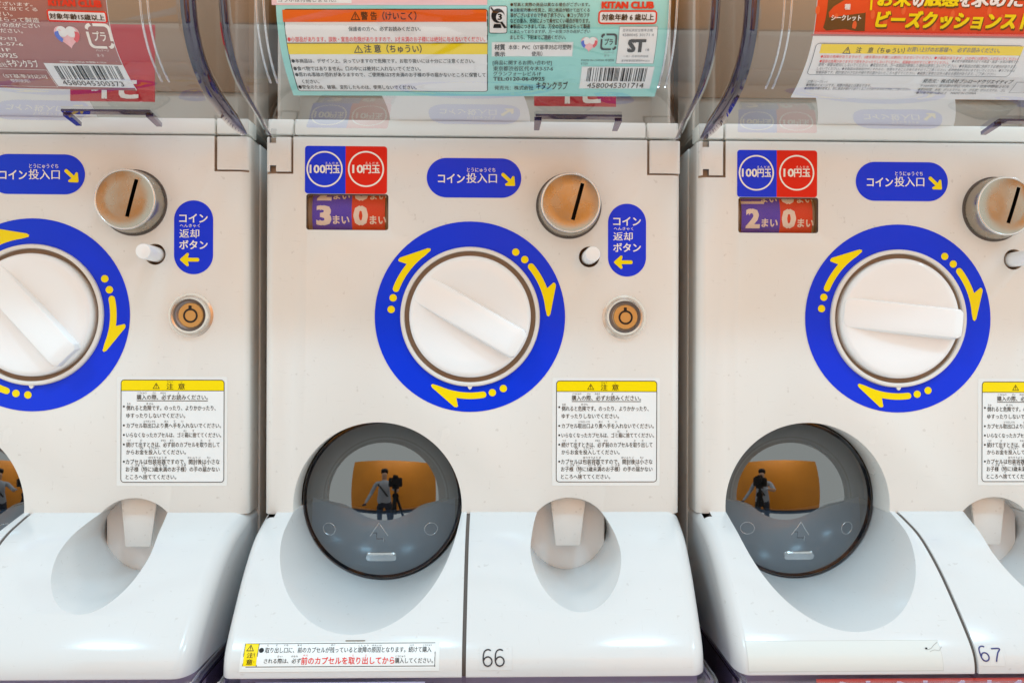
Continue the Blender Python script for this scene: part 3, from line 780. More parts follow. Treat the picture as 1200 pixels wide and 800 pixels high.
DOOR_MI = None
def build(off, label, spec):
    root = thing('capsule_machine', label, 'capsule machine', (off, 0, 0), 'capsule toy machines in a row')
    def P(name, key, fn, parent=root, **kw):
        return link(name, once(key, fn), parent, **kw)
    panel = P('front_panel', 'panel', make_panel)
    P('outlet_base', 'bdoor', lambda: make_base('door'))
    P('return_base', 'bchute', lambda: make_base('chute'))
    P('seam_shade', 'seam_shade', make_seam_shade)
    P('hinge_block', 'hl', lambda: make_block('l')); P('corner_block', 'hr', lambda: make_block('r'))
    P('side_body', 'body', make_body); [P('lid_sill', 'neck%d' % k, lambda: make_neck(k)) for k in (0, 1, 2)]; P('storage_bin', 'bin', make_bin)
    lid = P('clear_lid', 'lid', make_lid)
    [P('lid_edge', 'lide%d' % k, lambda: make_lid_edge(k), lid) for k in (0, 1)]
    for k in range(4): P('card_rail', 'ribs%d' % k, lambda: make_ribs(k), lid)
    P('lid_tab', 'tab', make_tab, lid)
    P('knob_rim', 'rim', make_rim); P('rim_mark', 'nub', make_nub)
    kn = link('turning_knob', once('knob', make_knob), root); kn.location = (KX*S, 0, KZ*S); kn.rotation_euler = (0, -math.radians(spec['knob']), 0)
    link('grip', once('grip', make_grip), kn)
    P('arrow_ring_sticker', 'ring%d' % spec['ring'], lambda: arrow_ring(spec['ring']))
    cs = link('coin_slot', once('coin', make_coin), root); cs.location = (CX*S, 0, CZ*S); cs.rotation_euler = (0, math.radians(spec['slot']), 0)
    link('rim', once('coinr', make_coin_rim), cs); link('collar', once('coinc', make_coin_collar), cs)
    P('return_button', 'btn', make_button)
    lk = P('lock', 'lock', make_lock); P('key_core', 'lockc', make_lock_core, lk)
    P('price_sticker', 'price', make_price); P('insert_sticker', 'ins', make_insert); P('return_sticker', 'ret', make_return); P('caution_sticker', 'cau', make_caution)
    ct = P('coin_counter', 'drum'+spec['count'][0], lambda: make_drum(*spec['count'])); P('counter_window', 'win', make_window, ct)
    dm = P('outlet_door', 'dome', make_dome); P('door_rim', 'drim', make_dome_rim, dm); P('door_arrow', 'demb2', lambda: make_emboss(2), dm); [P('door_circle', 'demb%d' % k, lambda: make_emboss(k), dm) for k in (0, 1)]; P('door_handle', 'dhan', make_handle, dm)
    P('outlet_frame', 'ofr', make_outlet_inside); P('capsule_tray', 'tray', make_tray)
    P('return_flap', 'flap', make_flap); P('return_chute', 'chute', make_chute)
    if spec.get('sticker') == 'text': P('outlet_sticker', 'lowc', make_low_caution)
    elif spec.get('sticker') == 'blank': P('outlet_sticker', 'blank', make_blank, label='blank worn white sticker')
    if spec.get('num'): P('number_sticker', 'n'+spec['num'], lambda: make_number(spec['num']))
    return root
OFF_L, OFF_R = -505.0, 507.0
build(0, 'white capsule machine numbered 66 with blue knob ring and coin counter reading 3', dict(knob=-30, ring=0, slot=15, count=('30', '20'), sticker='text', num='66'))
build(OFF_L, 'white capsule machine left of the one numbered 66, cut by the photo edge', dict(knob=-46, ring=-28, slot=14, count=('30', '20')))
build(OFF_R, 'white capsule machine numbered 67 with knob grip turned level and counter reading 2', dict(knob=-6, ring=-2, slot=17, count=('20', '10'), sticker='blank', num='67'))

# ------------------------------------------------------------------ cards in the lids
CARD_PROF = spline([(104, 255.5), (127, 264.5), (148, 276), (163, 289), (174, 306), (181, 331), (184, 370), (183, 440), (177, 550)], 5)
def ean(mb, digits, pr, px0, py0, px1, py1, mat='print_black', h=0.7):
    Lc = '0001101 0011001 0010011 0111101 0100011 0110001 0101111 0111011 0110111 0001011'.split()
    par = 'LLLLLL LLGLGG LLGGLG LLGGGL LGLLGG LGGLLG LGGGLL LGLGLG LGLGGL LGGLGL'.split()[int(digits[0])]
    bits = '101'
    for c, p in zip(digits[1:7], par):
        s = Lc[int(c)]; bits += s if p == 'L' else ''.join('1' if q == '0' else '0' for q in s)[::-1]
    bits += '01010'
    for c in digits[7:]: bits += ''.join('1' if q == '0' else '0' for q in Lc[int(c)])
    bits += '101'
    i = 0; w = (px1-px0)/len(bits)
    while i < len(bits):
        if bits[i] == '1':
            j = i
            while j < len(bits) and bits[j] == '1': j += 1
            RB(mb, px0+i*w, py0, px0+j*w, py1, mat, h, pr=pr, nv=3); i = j
        else: i += 1
def card_body(mb, pr, u0, u1, v0, v1, mat, back='paper'):
    mb.grid(u0, v0, u1, v1, mat, pr.mp, 0, 2, 40); mb.grid(u1, v0, u0, v1, back, pr.mp, -1.2, 2, 40)
    for u in (u0, u1): mb.add([pr.mp(u, v0+(v1-v0)*k/40, h) for k in range(41) for h in (0, -1.2)], [(2*k, 2*k+1, 2*k+3, 2*k+2) for k in range(40)], back)
def CT(mb, pr, t, x0, y0, x1, y1, mat='print_black', bold=0.0, h=0.8, shear=0.0): TB(mb, t, x0, y0, x1, y1, mat, bold, h, pr, shear)
def FR(mb, pr, x0, y0, x1, y1, r, t, mat, fill=None, h=0.4):
    a = pr.uv((x0+x1)/2, y1); c = pr.uv((x0+x1)/2, y0); l = pr.uv(x0, (y0+y1)/2); g = pr.uv(x1, (y0+y1)/2)
    if fill: mb.grid(l[0]+0.5, a[1]+0.5, g[0]-0.5, c[1]-0.5, fill, pr.mp, h, 1, 12)
    n = 40
    def dense(p):
        out = []
        for i in range(len(p)):
            q = p[(i+1) % len(p)]; k = 8 if math.hypot(q[0]-p[i][0], q[1]-p[i][1]) > 6 else 1
            for m in range(k): out.append((p[i][0]+(q[0]-p[i][0])*m/k, p[i][1]+(q[1]-p[i][1])*m/k))
        return out
    o = rr(l[0], a[1], g[0], c[1], r, 4); inn = rr(l[0]+t, a[1]+t, g[0]-t, c[1]-t, max(r-t, 0.1), 4)
    mb.ring2(dense(o), [p for p in dense_match(o, inn)], mat, pr.mp, h+0.1)
def dense_match(o, inn):
    out = []
    for i in range(len(o)):
        q = o[(i+1) % len(o)]; k = 8 if math.hypot(q[0]-o[i][0], q[1]-o[i][1]) > 6 else 1
        p0 = inn[i]; p1 = inn[(i+1) % len(o)]
        for m in range(k): out.append((p0[0]+(p1[0]-p0[0])*m/k, p0[1]+(p1[1]-p0[1])*m/k))
    return out
def recycle(mb, pr, px, py, s, mat, small):
    u, v = pr.uv(px, py)
    o = rr(u-s, v-s, u+s, v+s, s*0.4, 5); i = rr(u-s*0.78, v-s*0.78, u+s*0.78, v+s*0.78, s*0.3, 5); n = len(o)
    for a, b in ((0, 5), (6, 11), (12, 17), (18, 23)):
        k0 = a; pts_o = [o[k % n] for k in range(k0, k0+6)]; pts_i = [i[k % n] for k in range(k0, k0+6)]
        mb.poly(pts_o+pts_i[::-1], mat, pr.mp, 0.7)
    mb.poly([(u-s, v-s*.6), (u-s*.78, v-s*.6), (u-s*.78, v+s*.35), (u-s, v+s*.35)], mat, pr.mp, 0.7); mb.poly([(u+s*.78, v-s*.35), (u+s, v-s*.35), (u+s, v+s*.6), (u+s*.78, v+s*.6)], mat, pr.mp, 0.7)
    mb.poly([(u-s*.35, v+s*.78), (u+s*.6, v+s*.78), (u+s*.6, v+s), (u-s*.35, v+s)], mat, pr.mp, 0.7); mb.poly([(u-s*.6, v-s), (u+s*.35, v-s), (u+s*.35, v-s*.78), (u-s*.6, v-s*.78)], mat, pr.mp, 0.7)
    mb.text('プラ', u-s*.5, v-s*.36, u+s*.5, v+s*.4, mat, pr.mp, 0.8, 0.02)
def heart(mb, pr, px, py, s):
    u, v = pr.uv(px, py)
    def h(t, k=1.0): return (u+k*s*math.sin(t)**3, v+k*s*(13*math.cos(t)-5*math.cos(2*t)-2*math.cos(3*t)-math.cos(4*t))/16)
    n = 48
    full = [h(2*math.pi*k/n) for k in range(n)]
    mb.poly(full, 'heart_pink', pr.mp, 0.6)
    mb.poly([h(2*math.pi*k/n) for k in range(9, 20)]+[(u+0.45*s, v-0.05*s)], 'heart_red', pr.mp, 0.7) if False else None
    for sg, m in ((1, 'heart_red'), (-1, 'heart_blue')):
        o = [(u+sg*s*(0.98-0.05*abs(k-4)/4)*math.cos(math.radians(-52+13*k)), v+0.12*s+s*0.82*math.sin(math.radians(-52+13*k))) for k in range(6)]
        i = [(u+sg*s*0.62*math.cos(math.radians(-52+13*k))+sg*0.02*s, v+0.26*s+s*0.62*math.sin(math.radians(-52+13*k))) for k in range(6)]
        mb.poly(o+i[::-1], m, pr.mp, 0.75)
    mb.poly(circ(u-0.36*s, v+0.34*s, 0.42*s, 20), 'paper', pr.mp, 0.7); mb.poly(circ(u+0.36*s, v+0.34*s, 0.42*s, 20), 'paper', pr.mp, 0.72)

def teal_card():
    b = MB(); pr = Prof(CARD_PROF, tilt=0.013, u0=-45)
    l = pr.uv(344, 113.5); r = pr.uv(769, 107)
    card_body(b, pr, l[0], r[0], l[1], 300, 'teal')
    # pink part at the top and the white caution field
    RB(b, 318, -14, 571, 6.5, 'pink', 0.2, pr=pr); RB(b, 324, -12, 412, 4.0, 'paper', 0.3, pr=pr)
    CT(b, pr, 'コラボは付属しません。', 326, -3, 394, 2.5, 'print_grey')
    FR(b, pr, 337.2, 10.5, 571.6, 107, 3, 0.8, 'print_black', 'paper')
    RB(b, 331.4, 11.5, 570.2, 25.8, 'orange_print', 0.6, pr=pr); RB(b, 337.6, 50.6, 571.2, 63, 'yellow', 0.6, pr=pr)
    RB(b, 332.6, 25.6, 570.4, 26.3, 'print_black', 0.75, pr=pr, nv=2); RB(b, 336.6, 50, 571.2, 50.7, 'print_black', 0.75, pr=pr, nv=2)
    CT(b, pr, '警 告（けいこく）', 423, 13.6, 488, 23.4, bold=0.014); CT(b, pr, '注 意（ちゅうい）', 427, 52.2, 494, 61.6, bold=0.014)
    for px, py in ((416.5, 18.6), (420, 57.2)):
        u, v = pr.uv(px, py); warn_tri(b, u, v, 4.2, pr.mp, 0.8)
    CT(b, pr, '保護者の方へ、必ずお読みください。', 408.5, 31, 493, 36.6, bold=0.008); RB(b, 406.5, 38.6, 495, 39.2, 'print_black', 0.75, pr=pr, nv=2)
    CT(b, pr, '●小部品があります。誤飲・窒息の危険がありますので、3才未満のお子様には絶対に与えないでください。', 337, 43, 568.5, 48.6, 'print_red', 0.01)
    for t, x1, y in (('●本商品は、デザイン上、尖っていますので危険です。お取り扱いには十分にご注意ください。', 556, 68.5), ('●食べ物ではありません。口の中には絶対に入れないでください。', 493, 77.6),
                     ('●思わぬ事故の恐れがありますので、ご使用後は3才未満のお子様の手の届かないところに保管して', 569, 84.6), ('●安全のため、破損、変形したものは、使用しないでください。', 488, 99.2)):
        x0 = 341.5+(y-68)*0.27; CT(b, pr, t, x0, y, x1, y+5.2, bold=0.008)
    CT(b, pr, 'ください。', 354, 92.6, 374, 97.4, bold=0.008)
    # small mark with the age sign
    FR(b, pr, 573, 6.8, 594.5, 39, 2, 0.6, 'print_black', 'paper', 0.35)
    u, v = pr.uv(583.5, 20); b.poly(circ(u, v+1, 6.4, 24), 'print_black', pr.mp, 0.8); b.poly(circ(u+2.4, v-0.2, 4.2, 20), 'paper', pr.mp, 0.9)
    b.text('3', u, v-2.6, u+3.6, v+2.6, 'print_black', pr.mp, 1.0, 0.03); b.poly([(u-7.5, v+8.2), (u-6.3, v+8.9), (u+8.6, v-9.8), (u+6.2, v-10.4)], 'print_black', pr.mp, 0.95)
    b.poly([(u-3.6, v-6.4), (u+2.6, v-6.4), (u+3.6, v-10), (u-4.6, v-10)], 'print_black', pr.mp, 0.9)
    for t, x1, y in (('●写真と実際の商品は異なる場合がございます。', 691, 3.6), ('●自動販売機の性質上、同じ商品が続けて出てくる', 691, 9.8), ('事がございますので予め了承下さい。●コップのフチ', 691, 16), ('などの重み、形状によって乗せにくい場合が有ります。', 691, 22.2),
                     ('●製品につきましては、万全の注意をはらって製造', 691.5, 28.6), ('にあたっておりますが、万一お気づきの点がござい', 691.5, 34.6), ('ましたら、下記までご連絡ください。', 663, 41)):
        CT(b, pr, t, 598, y, x1, y+4.8, bold=0.014)
    FR(b, pr, 576, 49.5, 671.5, 66.8, 0.6, 0.2, 'paper', 'paper', 0.35)
    CT(b, pr, '材質', 579.5, 52.2, 591.8, 58.4, bold=0.02); CT(b, pr, '表示', 579.5, 60, 591.8, 66, bold=0.02)
    CT(b, pr, '本体：PVC（ST基準対応可塑剤', 596, 52.6, 669, 58.2, bold=0.008); CT(b, pr, '使用）', 623, 60, 635.5, 65.4, bold=0.008)
    CT(b, pr, '[商品に関するお問い合わせ]', 577.5, 70.6, 646.5, 76.4, bold=0.01); CT(b, pr, '東京都渋谷区代々木3-57-6', 578, 77.4, 648, 82.6, bold=0.01); CT(b, pr, 'グランフォーレビル1F', 578, 83.8, 634, 88.6, bold=0.008)
    CT(b, pr, 'TEL:0120-06-0925', 578, 90, 638, 94.4, bold=0.014); CT(b, pr, '発売元：株式会社', 579.5, 99.8, 625, 105, bold=0.008); CT(b, pr, 'キタンクラブ', 628.5, 95.6, 665, 104.6, bold=0.014)
    CT(b, pr, 'KITAN CLUB', 705.5, 2.6, 765.5, 10.4, 'print_red', 0.06)
    FR(b, pr, 701, 12, 770, 29, 3.4, 1.5, 'print_red', 'paper', 0.35); CT(b, pr, '対象年齢 6 歳以上', 705.4, 16.6, 766, 24.6, bold=0.022)
    heart(b, pr, 690.5, 51.5, 8.2); recycle(b, pr, 713.3, 49.5, 8, 'print_black', 1)
    CT(b, pr, 'パッケージ', 707.5, 60.4, 719.5, 63, 'print_grey'); CT(b, pr, '袋・外', 708, 64, 714, 66.4, 'print_grey'); CT(b, pr, 'MADE IN CHINA 中国製', 681, 69.4, 719.5, 71.8); CT(b, pr, 'K-TOY', 681, 73.4, 689, 75.4)
    FR(b, pr, 724, 31, 769, 74.4, 1, 0.3, 'print_grey', 'paper', 0.35)
    CT(b, pr, '日本玩具安全基準合格', 730, 34, 765, 37, 'print_grey', 0.01); CT(b, pr, '4580045 30171 4', 729, 39.6, 766, 42.6, 'print_grey'); CT(b, pr, 'ST', 736.5, 46.4, 755.5, 61, 'print_black', 0.05)
    CT(b, pr, '18', 756.5, 57, 760.6, 60, 'print_grey'); CT(b, pr, '一社）日本玩具協会', 730, 64, 760, 66.8, 'print_grey'); CT(b, pr, '東京都墨田区東駒形4-22-4', 728, 70, 761, 72, 'print_grey')
    FR(b, pr, 680, 78, 764.5, 104, 0.8, 0.2, 'paper', 'paper', 0.35); ean(b, '4580045301714', pr, 688, 79.4, 757, 95)
    CT(b, pr, '4580045301714', 688, 97, 754, 102.6, bold=0.0)
    o = link('display_card', b.mesh('display_card')); o['label'] = 'teal caution card with orange and yellow warning bars in the middle lid'; o['category'] = 'card'
def mauve_card():
    b = MB(); pr = Prof(CARD_PROF, tilt=-0.02, u0=-430)
    r = pr.uv(160, 106.5)
    card_body(b, pr, OFF_L-300+40, r[0], r[1], 300, 'mauve')
    CT(b, pr, 'KITAN CLUB', 57.5, 0.5, 118.5, 8, 'print_red', 0.06)
    FR(b, pr, 55.5, 12.4, 125.5, 26.6, 2.6, 1.5, 'print_red', 'paper', 0.35); CT(b, pr, '対象年齢15歳以上', 58.5, 16.4, 122.6, 23.6, bold=0.022)
    for t, x0, x1, y in (('場合がございます。', -30, 38, 2), ('商品が続けて出てくる', -40, 44, 7.6), ('了承下さい。', -30, 14.6, 13.4), ('注意をはらって製造', -30, 46, 20), ('一お気づきの点がござい', -34, 46.5, 27), ('ご連絡ください。', -30, 26.5, 33.4), ('お問い合わせ]', -34, 18.6, 42), ('代々木3-57-6', -34, 26.6, 48.4), ('ビル1F', -24, 12, 55), ('TEL:0120-06-0925', -60, 20, 61.6)):
        CT(b, pr, t, x0, y, x1, y+5, 'print_white', 0.012)
    CT(b, pr, '発売元：株式会社', -40, 72.6, 8, 77.8, 'print_white', 0.01); CT(b, pr, 'キタンクラブ', 9, 69.4, 44.4, 78, 'print_white', 0.02)
    FR(b, pr, -90, 79.5, 60, 100, 0.4, 0.5, 'print_white'); CT(b, pr, '本体：PVC（ST基準対応可', -40, 86, 55, 90.4, 'print_white', 0.012); CT(b, pr, '塑剤使用）', 13, 92, 35, 96, 'print_white', 0.012)
    heart(b, pr, 79.5, 42, 12); recycle(b, pr, 117, 43, 12, 'print_white', 1)
    CT(b, pr, 'パッケージ', 113, 57.4, 128, 60.4, 'print_white'); CT(b, pr, '袋・外', 114, 63, 122, 66, 'print_white'); CT(b, pr, 'MADE IN CHINA 中国製 K-TOY', 71, 71, 125, 73.4, 'print_white')
    l = pr.uv(63, 88); 
    a = [pr.uv(56.5, 75.2), pr.uv(142.5, 75.4), pr.uv(153, 102.3), pr.uv(69, 101.4)]
    RB(b, 60, 75.4, 150, 102, 'paper', 0.35, pr=pr)
    ean(b, '4580045300373', pr, 68, 77, 142, 93); CT(b, pr, '4580045300373', 74.5, 94.8, 144.5, 100.4)
    o = link('display_card', b.mesh('display_card')); o['label'] = 'dark mauve card with barcode and white print in the leftmost lid'; o['category'] = 'card'
def red_card():
    b = MB(); pr = Prof(CARD_PROF, tilt=0.0, u0=560)
    l = pr.uv(927, 114.5)
    card_body(b, pr, l[0], OFF_R+170, l[1], 300, 'paper')
    vt = pr.uv(1050, 43)[1]
    b.grid(l[0], vt, OFF_R+170, 298, 'card_red', pr.mp, 0.3, 1, 40)
    RB(b, 950, 42.2, 1260, 44, 'mauve', 0.5, pr=pr, nv=2)
    for k in range(16):
        u, v = pr.uv(958+k*19.5+((k*37) % 7), 12+((k*53) % 22)); b.poly([(u+2.4*math.cos(w)*0.9, v+4.2*math.sin(w)) for w in [2*math.pi*j/12 for j in range(12)]], 'card_redlight', pr.mp, 0.5)
    pts = []
    for (px, py) in ((971, -12), (969.5, 8), (967, 24), (964.5, 33), (968, 36.4), (978, 34.6), (990, 34.2), (1002, 36), (1013, 36.2), (1014, 20), (1016, -12)): pts.append(pr.uv(px, py))
    b.poly(pts, 'brown_print', pr.mp, 0.6)
    CT(b, pr, 'シークレット', 974, 18, 1008.5, 24.6, 'print_white', 0.03, 0.9); CT(b, pr, '種', 989.5, 5, 996, 11.6, 'print_white', 0.03, 0.9); CT(b, pr, '一', 989.5, -3, 996, -1, 'print_white', 0.03, 0.9)
    for dx, dy, m, h in ((1.0, 1.2, 'brown_print', 0.8), (0, 0, None, 1.1)):
        for t, x0, x1, col in (('お米', 1028, 1066, 'yellow'), ('の', 1069, 1081, 'print_white'), ('触感', 1083, 1122, 'yellow'), ('を', 1124, 1136, 'print_white'), ('求めた', 1138, 1197, 'print_white')):
            CT(b, pr, t, x0+dx, -9+dy, x1+dx, 8.4+dy, m or col, 0.035, h, 0.12)
        CT(b, pr, 'ビーズクッションストラップ', 1026+dx, 14.6+dy, 1264+dx, 34.6+dy, m or 'yellow', 0.045, h, 0.12)
    CT(b, pr, '「', 1020, -6, 1026, 12, 'yellow', 0.02, 1.1)
    FR(b, pr, 951, 51.5, 1193, 88.6, 4, 0.6, 'print_grey', 'paper', 0.4)
    RB(b, 961, 52.6, 1198, 63.8, 'yellow', 0.7, pr=pr)
    u, v = pr.uv(992.5, 58.8); warn_tri(b, u, v, 3.8, pr.mp, 0.9)
    CT(b, pr, '注　意（ちゅうい）', 1003, 55, 1060, 62, bold=0.012, h=0.9); CT(b, pr, 'お買い上げのお客様へ　必ずお読みください。', 1063, 55.6, 1172, 61, 'print_grey', 0.01, 0.9)
    CT(b, pr, '●誤飲の危険がありますので、3歳未満のお子様には絶対に与えないでください。●小部品があります。口の中には絶対に入れないでください。', 961, 66, 1194, 69.6, 'print_red')
    CT(b, pr, '●窒息の危険がありますので袋をかぶったりしないでください。保護者の方がすぐに捨ててください。', 960, 70.4, 1112, 74, 'print_red'); CT(b, pr, '●火気や暖房器具の近くや高温・高湿・水気の場所での', 1115, 70.4, 1193, 74, 'print_grey')
    CT(b, pr, '使用・保管は絶対にしないでください。●安全のため、万一本製品が破損した場合は使用しないでください。●本製品は衣類に色移りする場合があります。', 958.5, 74.8, 1192, 78.4, 'print_grey')
    CT(b, pr, 'しないでください。●本製品は塗装部分がこすれると、色落ちすることがありますのでご了承ください。長時間直射日光にあてないでください。●カプセルは', 957, 79.2, 1190, 82.8, 'print_grey')
    CT(b, pr, '包装容器です。開封後は小さなお子様の手の届かないところへ捨ててください。●画像と実物とは多少異なる場合があります。ご了承ください。', 955.5, 83.6, 1168, 87.2, 'print_grey')
    CT(b, pr, '全5種＋シークレット', 946, 93.6, 970, 96.6, 'print_grey'); CT(b, pr, '●画像はイメージです。実際の商品とは異なります。', 944.5, 97.6, 1021, 101, 'print_grey', 0.01); CT(b, pr, '●自動販売機の性質上、同じ商品が続けて出てくることがありますので予めご了承ください。', 942.5, 101.8, 1068, 105.4, 'print_grey', 0.01)
    CT(b, pr, '発売元：株式会社ブシロードクリエイティブ', 1081, 92.6, 1187, 97.8, 'print_black', 0.012); CT(b, pr, '〒164-0011 東京都中野区中央1-38-1 住友中野坂上ビル', 1078, 98.8, 1183, 102.2, 'print_grey', 0.01)
    CT(b, pr, '●素材材質：本体：ポリエステル、PS　ひも部：ポリエステル、ゴム', 1075.5, 103.2, 1179, 106.4, 'print_grey', 0.01); CT(b, pr, '●対象年齢15歳以上　MADE IN CHINA', 1073.5, 107.2, 1144, 110.2, 'print_grey', 0.01)
    FR(b, pr, 1187, 96, 1230, 109, 0.5, 0.4, 'print_grey')
    o = link('display_card', b.mesh('display_card')); o['label'] = 'red and white card with bold yellow lettering in the rightmost lid'; o['category'] = 'card'
teal_card(); mauve_card(); red_card()
def red_slip(off, label, txt):
    b = MB(); x0, z0 = plane(626, 124, 60); x1, z1 = plane(722, 100, 60)
    b.slab([(x0+off, z0), (x1+off, z0), (x1+off, z1+60), (x0+off, z1+60)], 'interior_red', flat(), 58, 60)
    b.text(txt, x0+off+24, z0+3.5, x0+off+72, z0+24, 'print_white', flat(60), 0.4, 0.05)
    o = link('price_slip', b.mesh('price_slip')); o['label'] = label; o['category'] = 'paper slip'
red_slip(0, 'red slip with white characters peeking out under the teal card', 'イヒ')
red_slip(OFF_L, 'red slip peeking out under the dark mauve card with barcode', 'イこ')
def leaflet(off, label):
    b = MB(); pts = []
    x0 = plane(452, 130, 40)[0]+off; x1 = plane(624, 130, 40)[0]+off
    mp = lambda u, v, h: (u-0.22*v+3*math.sin(v/14), -14+v*0.6+h, 251+v*0.8+2.0*math.sin((u-x0)/50))
    n = 12
    for k in range(1):
        b.grid(x0, 0, x1, 70, 'paper', mp, 0, 12, 8); b.grid(x0, 0, x1, 70, 'paper', mp, 0.8, 12, 8)
    o = link('leaflet', b.mesh('leaflet')); o['label'] = label; o['category'] = 'paper slip'

leaflet(0, 'white leaflet lying under the teal card in the middle lid')
leaflet(OFF_L, 'white leaflet lying under the dark mauve card with barcode')
leaflet(OFF_R, 'white leaflet lying under the red and white card')
# ------------------------------------------------------------------ lids of the row of machines below
def low_lid(off, label, txt, col):
    r = thing('capsule_machine', label, 'capsule machine', (off, 0, 0), 'machines in the row below')
    b = MB(); P = [(-60, -329.5), (150, -329.5), (170, -330.5), (178, -333), (183, -339), (186, -350), (188, -420), (186, -640)]
    n = len(P); xs = (XL+4, XR-4)
    b.add([(x, d, z) for d, z in P for x in xs], [(2*i, 2*i+1, 2*i+3, 2*i+2) for i in range(n-1)], 'low_lid', True)
    for x in xs: b.add([(x, d, z) for d, z in P]+[(x, -60, -640)], [tuple(range(n+1))], 'low_lid')
    link('clear_cover', smooth(b.mesh('clear_cover'), 50), r)
    e = MB()
    for x in xs:
        e.tube([(x, d, z-2) for d, z in P], 5.0, 'low_edge', 8)
    e.tube([(xs[0], 176, -333), (xs[1], 176, -333)], 2.2, 'low_lid', 8)
    link('cover_edge', e.mesh('cover_edge'), r)
    g = MB(); g.box(XL+8, -50, -700, XR-8, 120, -338, 'lower_grey'); link('inner_wall', g.mesh('inner_wall'), r)
    if col:
        c = MB(); x0, x1 = off+XL+col[1], off+XL+col[2]
        c.slab([(x0, -420), (x1, -420), (x1, -331.5), (x0, -331.5)], col[0], flat(), 166, 167.5)
        k = 0
        c.text(txt, x0+14, -352, x1-30, -333.2, col[3], flat(167.5), 0.5, 0.03)
        o = link('lower_card', c.mesh('lower_card')); o['label'] = col[4]; o['category'] = 'card'
low_lid(0, 'lower capsule machine whose purple tinted clear lid shows under the machine numbered 66', 'カプセルトイ ガシャ', ('paper', 36, 200, 'print_red', 'white card with red lettering just under the machine numbered 66'))
low_lid(OFF_L, 'lower capsule machine whose purple tinted clear lid shows under the leftmost machine', '', None)
low_lid(OFF_R, 'lower capsule machine whose purple tinted clear lid shows under the machine numbered 67', 'ふわふわくすくす ふわふわ', ('card_red', 78, 470, 'print_white', 'red card strip with white lettering under the machine numbered 67'))

# ------------------------------------------------------------------ what stands behind the row and behind the viewer (seen in the mirrors of the plastic)
b = MB(); b.box(-1600, -200, -320, 1900, -180, 1500, 'rear_brown'); o = link('back_wall', b.mesh('back_wall')); o['kind'] = 'structure'
b = MB(); b.box(-1600, -200, -2100, 1900, -168, -322, 'gap_shade_red'); o = link('gap_shade_sheet', b.mesh('gap_shade_sheet')); o['kind'] = 'structure'  # added dark sheet: darkness between the lower lids put into its colour
b = MB(); b.slab([(-7000, -2150), (7000, -2150), (7000, -2140), (-7000, -2140)], 'floor', lambda u, v, h: (u, h, v), -445, 3690); o = link('floor', b.mesh('floor')); o['kind'] = 'structure'
b = MB(); b.box(-2300, 3500, -1250, 2900, 3560, 1500, 'orange_wall'); b.box(-2300, 3490, -1450, 2900, 3565, -1252, 'dark_skirting')
o = link('orange_panel', b.mesh('orange_panel')); o['label'] = 'orange wooden panel opposite, mirrored in the smoky outlet domes'; o['category'] = 'wall panel'


# ------------------------------------------------------------------ the photographer and tripod (only seen mirrored in the domes)
def skin_body(name, joints, edges, mat, root=0, lev=2):
    me = bpy.data.meshes.new(name); me.from_pydata([j[:3] for j in joints], edges, [])
    def fn(o):
        m = o.modifiers.new('s', 'SKIN'); m.use_smooth_shade = True
        for i, j in enumerate(joints):
            v = o.data.skin_vertices[0].data[i]; v.radius = (j[3], j[4] if len(j) > 4 else j[3]); v.use_root = (i == root)
        u = o.modifiers.new('u', 'SUBSURF'); u.levels = lev
    o = bpy.data.objects.new('w', me); COL.objects.link(o)
    bpy.context.view_layer.objects.active = o; o.modifiers.new('s0', 'SKIN'); o.modifiers.clear() if False else None
    o.modifiers.remove(o.modifiers[0])
    if not o.data.skin_vertices:
        with bpy.context.temp_override(object=o, active_object=o): bpy.ops.object.modifier_add(type='SKIN')
        o.modifiers.remove(o.modifiers[0])
    fn(o); dg = bpy.context.evaluated_depsgraph_get(); dg.update()
    n = bpy.data.meshes.new_from_object(o.evaluated_get(dg)); bpy.data.objects.remove(o)
    n.materials.clear(); n.materials.append(MATS[mat]); n.name = name
    for p in n.polygons: p.use_smooth = True
    return n
PX, PY = -0.16, -1.5
def J(x, y, z, *r): return (PX+x, PY+y, z, *r)
def hand(sx, x, y, z):
    js = []; es = []
    return js, es
joints = [J(0, 0, -0.34, .13, .10), J(0, .01, -0.12, .135, .10), J(0, .02, .04, .15, .095), J(0, .03, .13, .05, .05), J(0, .05, .22, .068, .08), J(0, .045, .31, .07, .085),
          J(-.18, .02, .06, .055), J(-.29, .04, -.16, .042), J(-.37, .16, -.33, .032), J(-.39, .21, -.38, .028, .016),
          J(.18, .02, .06, .055), J(.28, .16, -.10, .042), J(.20, .36, -.08, .032), J(.19, .43, -.07, .028, .016),
          J(-.10, 0, -.42, .085), J(-.12, .02, -.78, .06), J(-.13, -.02, -1.08, .042), J(-.13, .10, -1.11, .035),
          J(.10, 0, -.42, .085), J(.12, .02, -.78, .06), J(.13, -.02, -1.08, .042), J(.13, .10, -1.11, .035)]
edges = [(0, 1), (1, 2), (2, 3), (3, 4), (4, 5), (2, 6), (6, 7), (7, 8), (8, 9), (2, 10), (10, 11), (11, 12), (12, 13), (0, 14), (14, 15), (15, 16), (16, 17), (0, 18), (18, 19), (19, 20), (20, 21)]
for w, sx in ((9, -1), (13, 1)):
    bx, by, bz = joints[w][:3]
    for k in range(4):
        n = len(joints); o_ = (k-1.5)*0.017; l = (0.030, 0.036, 0.034, 0.026)[k]
        joints += [(bx+o_, by+.035, bz, .0085), (bx+o_*1.05, by+.035+l, bz-.008, .0078), (bx+o_*1.05, by+.035+l*1.6, bz-.024, .007)]
        edges += [(w, n), (n, n+1), (n+1, n+2)]
    n = len(joints); joints += [(bx-sx*.03, by+.012, bz-.006, .010), (bx-sx*.042, by+.04, bz-.014, .0085)]; edges += [(w, n), (n, n+1)]
body = skin_body('person', joints, edges, 'skin')
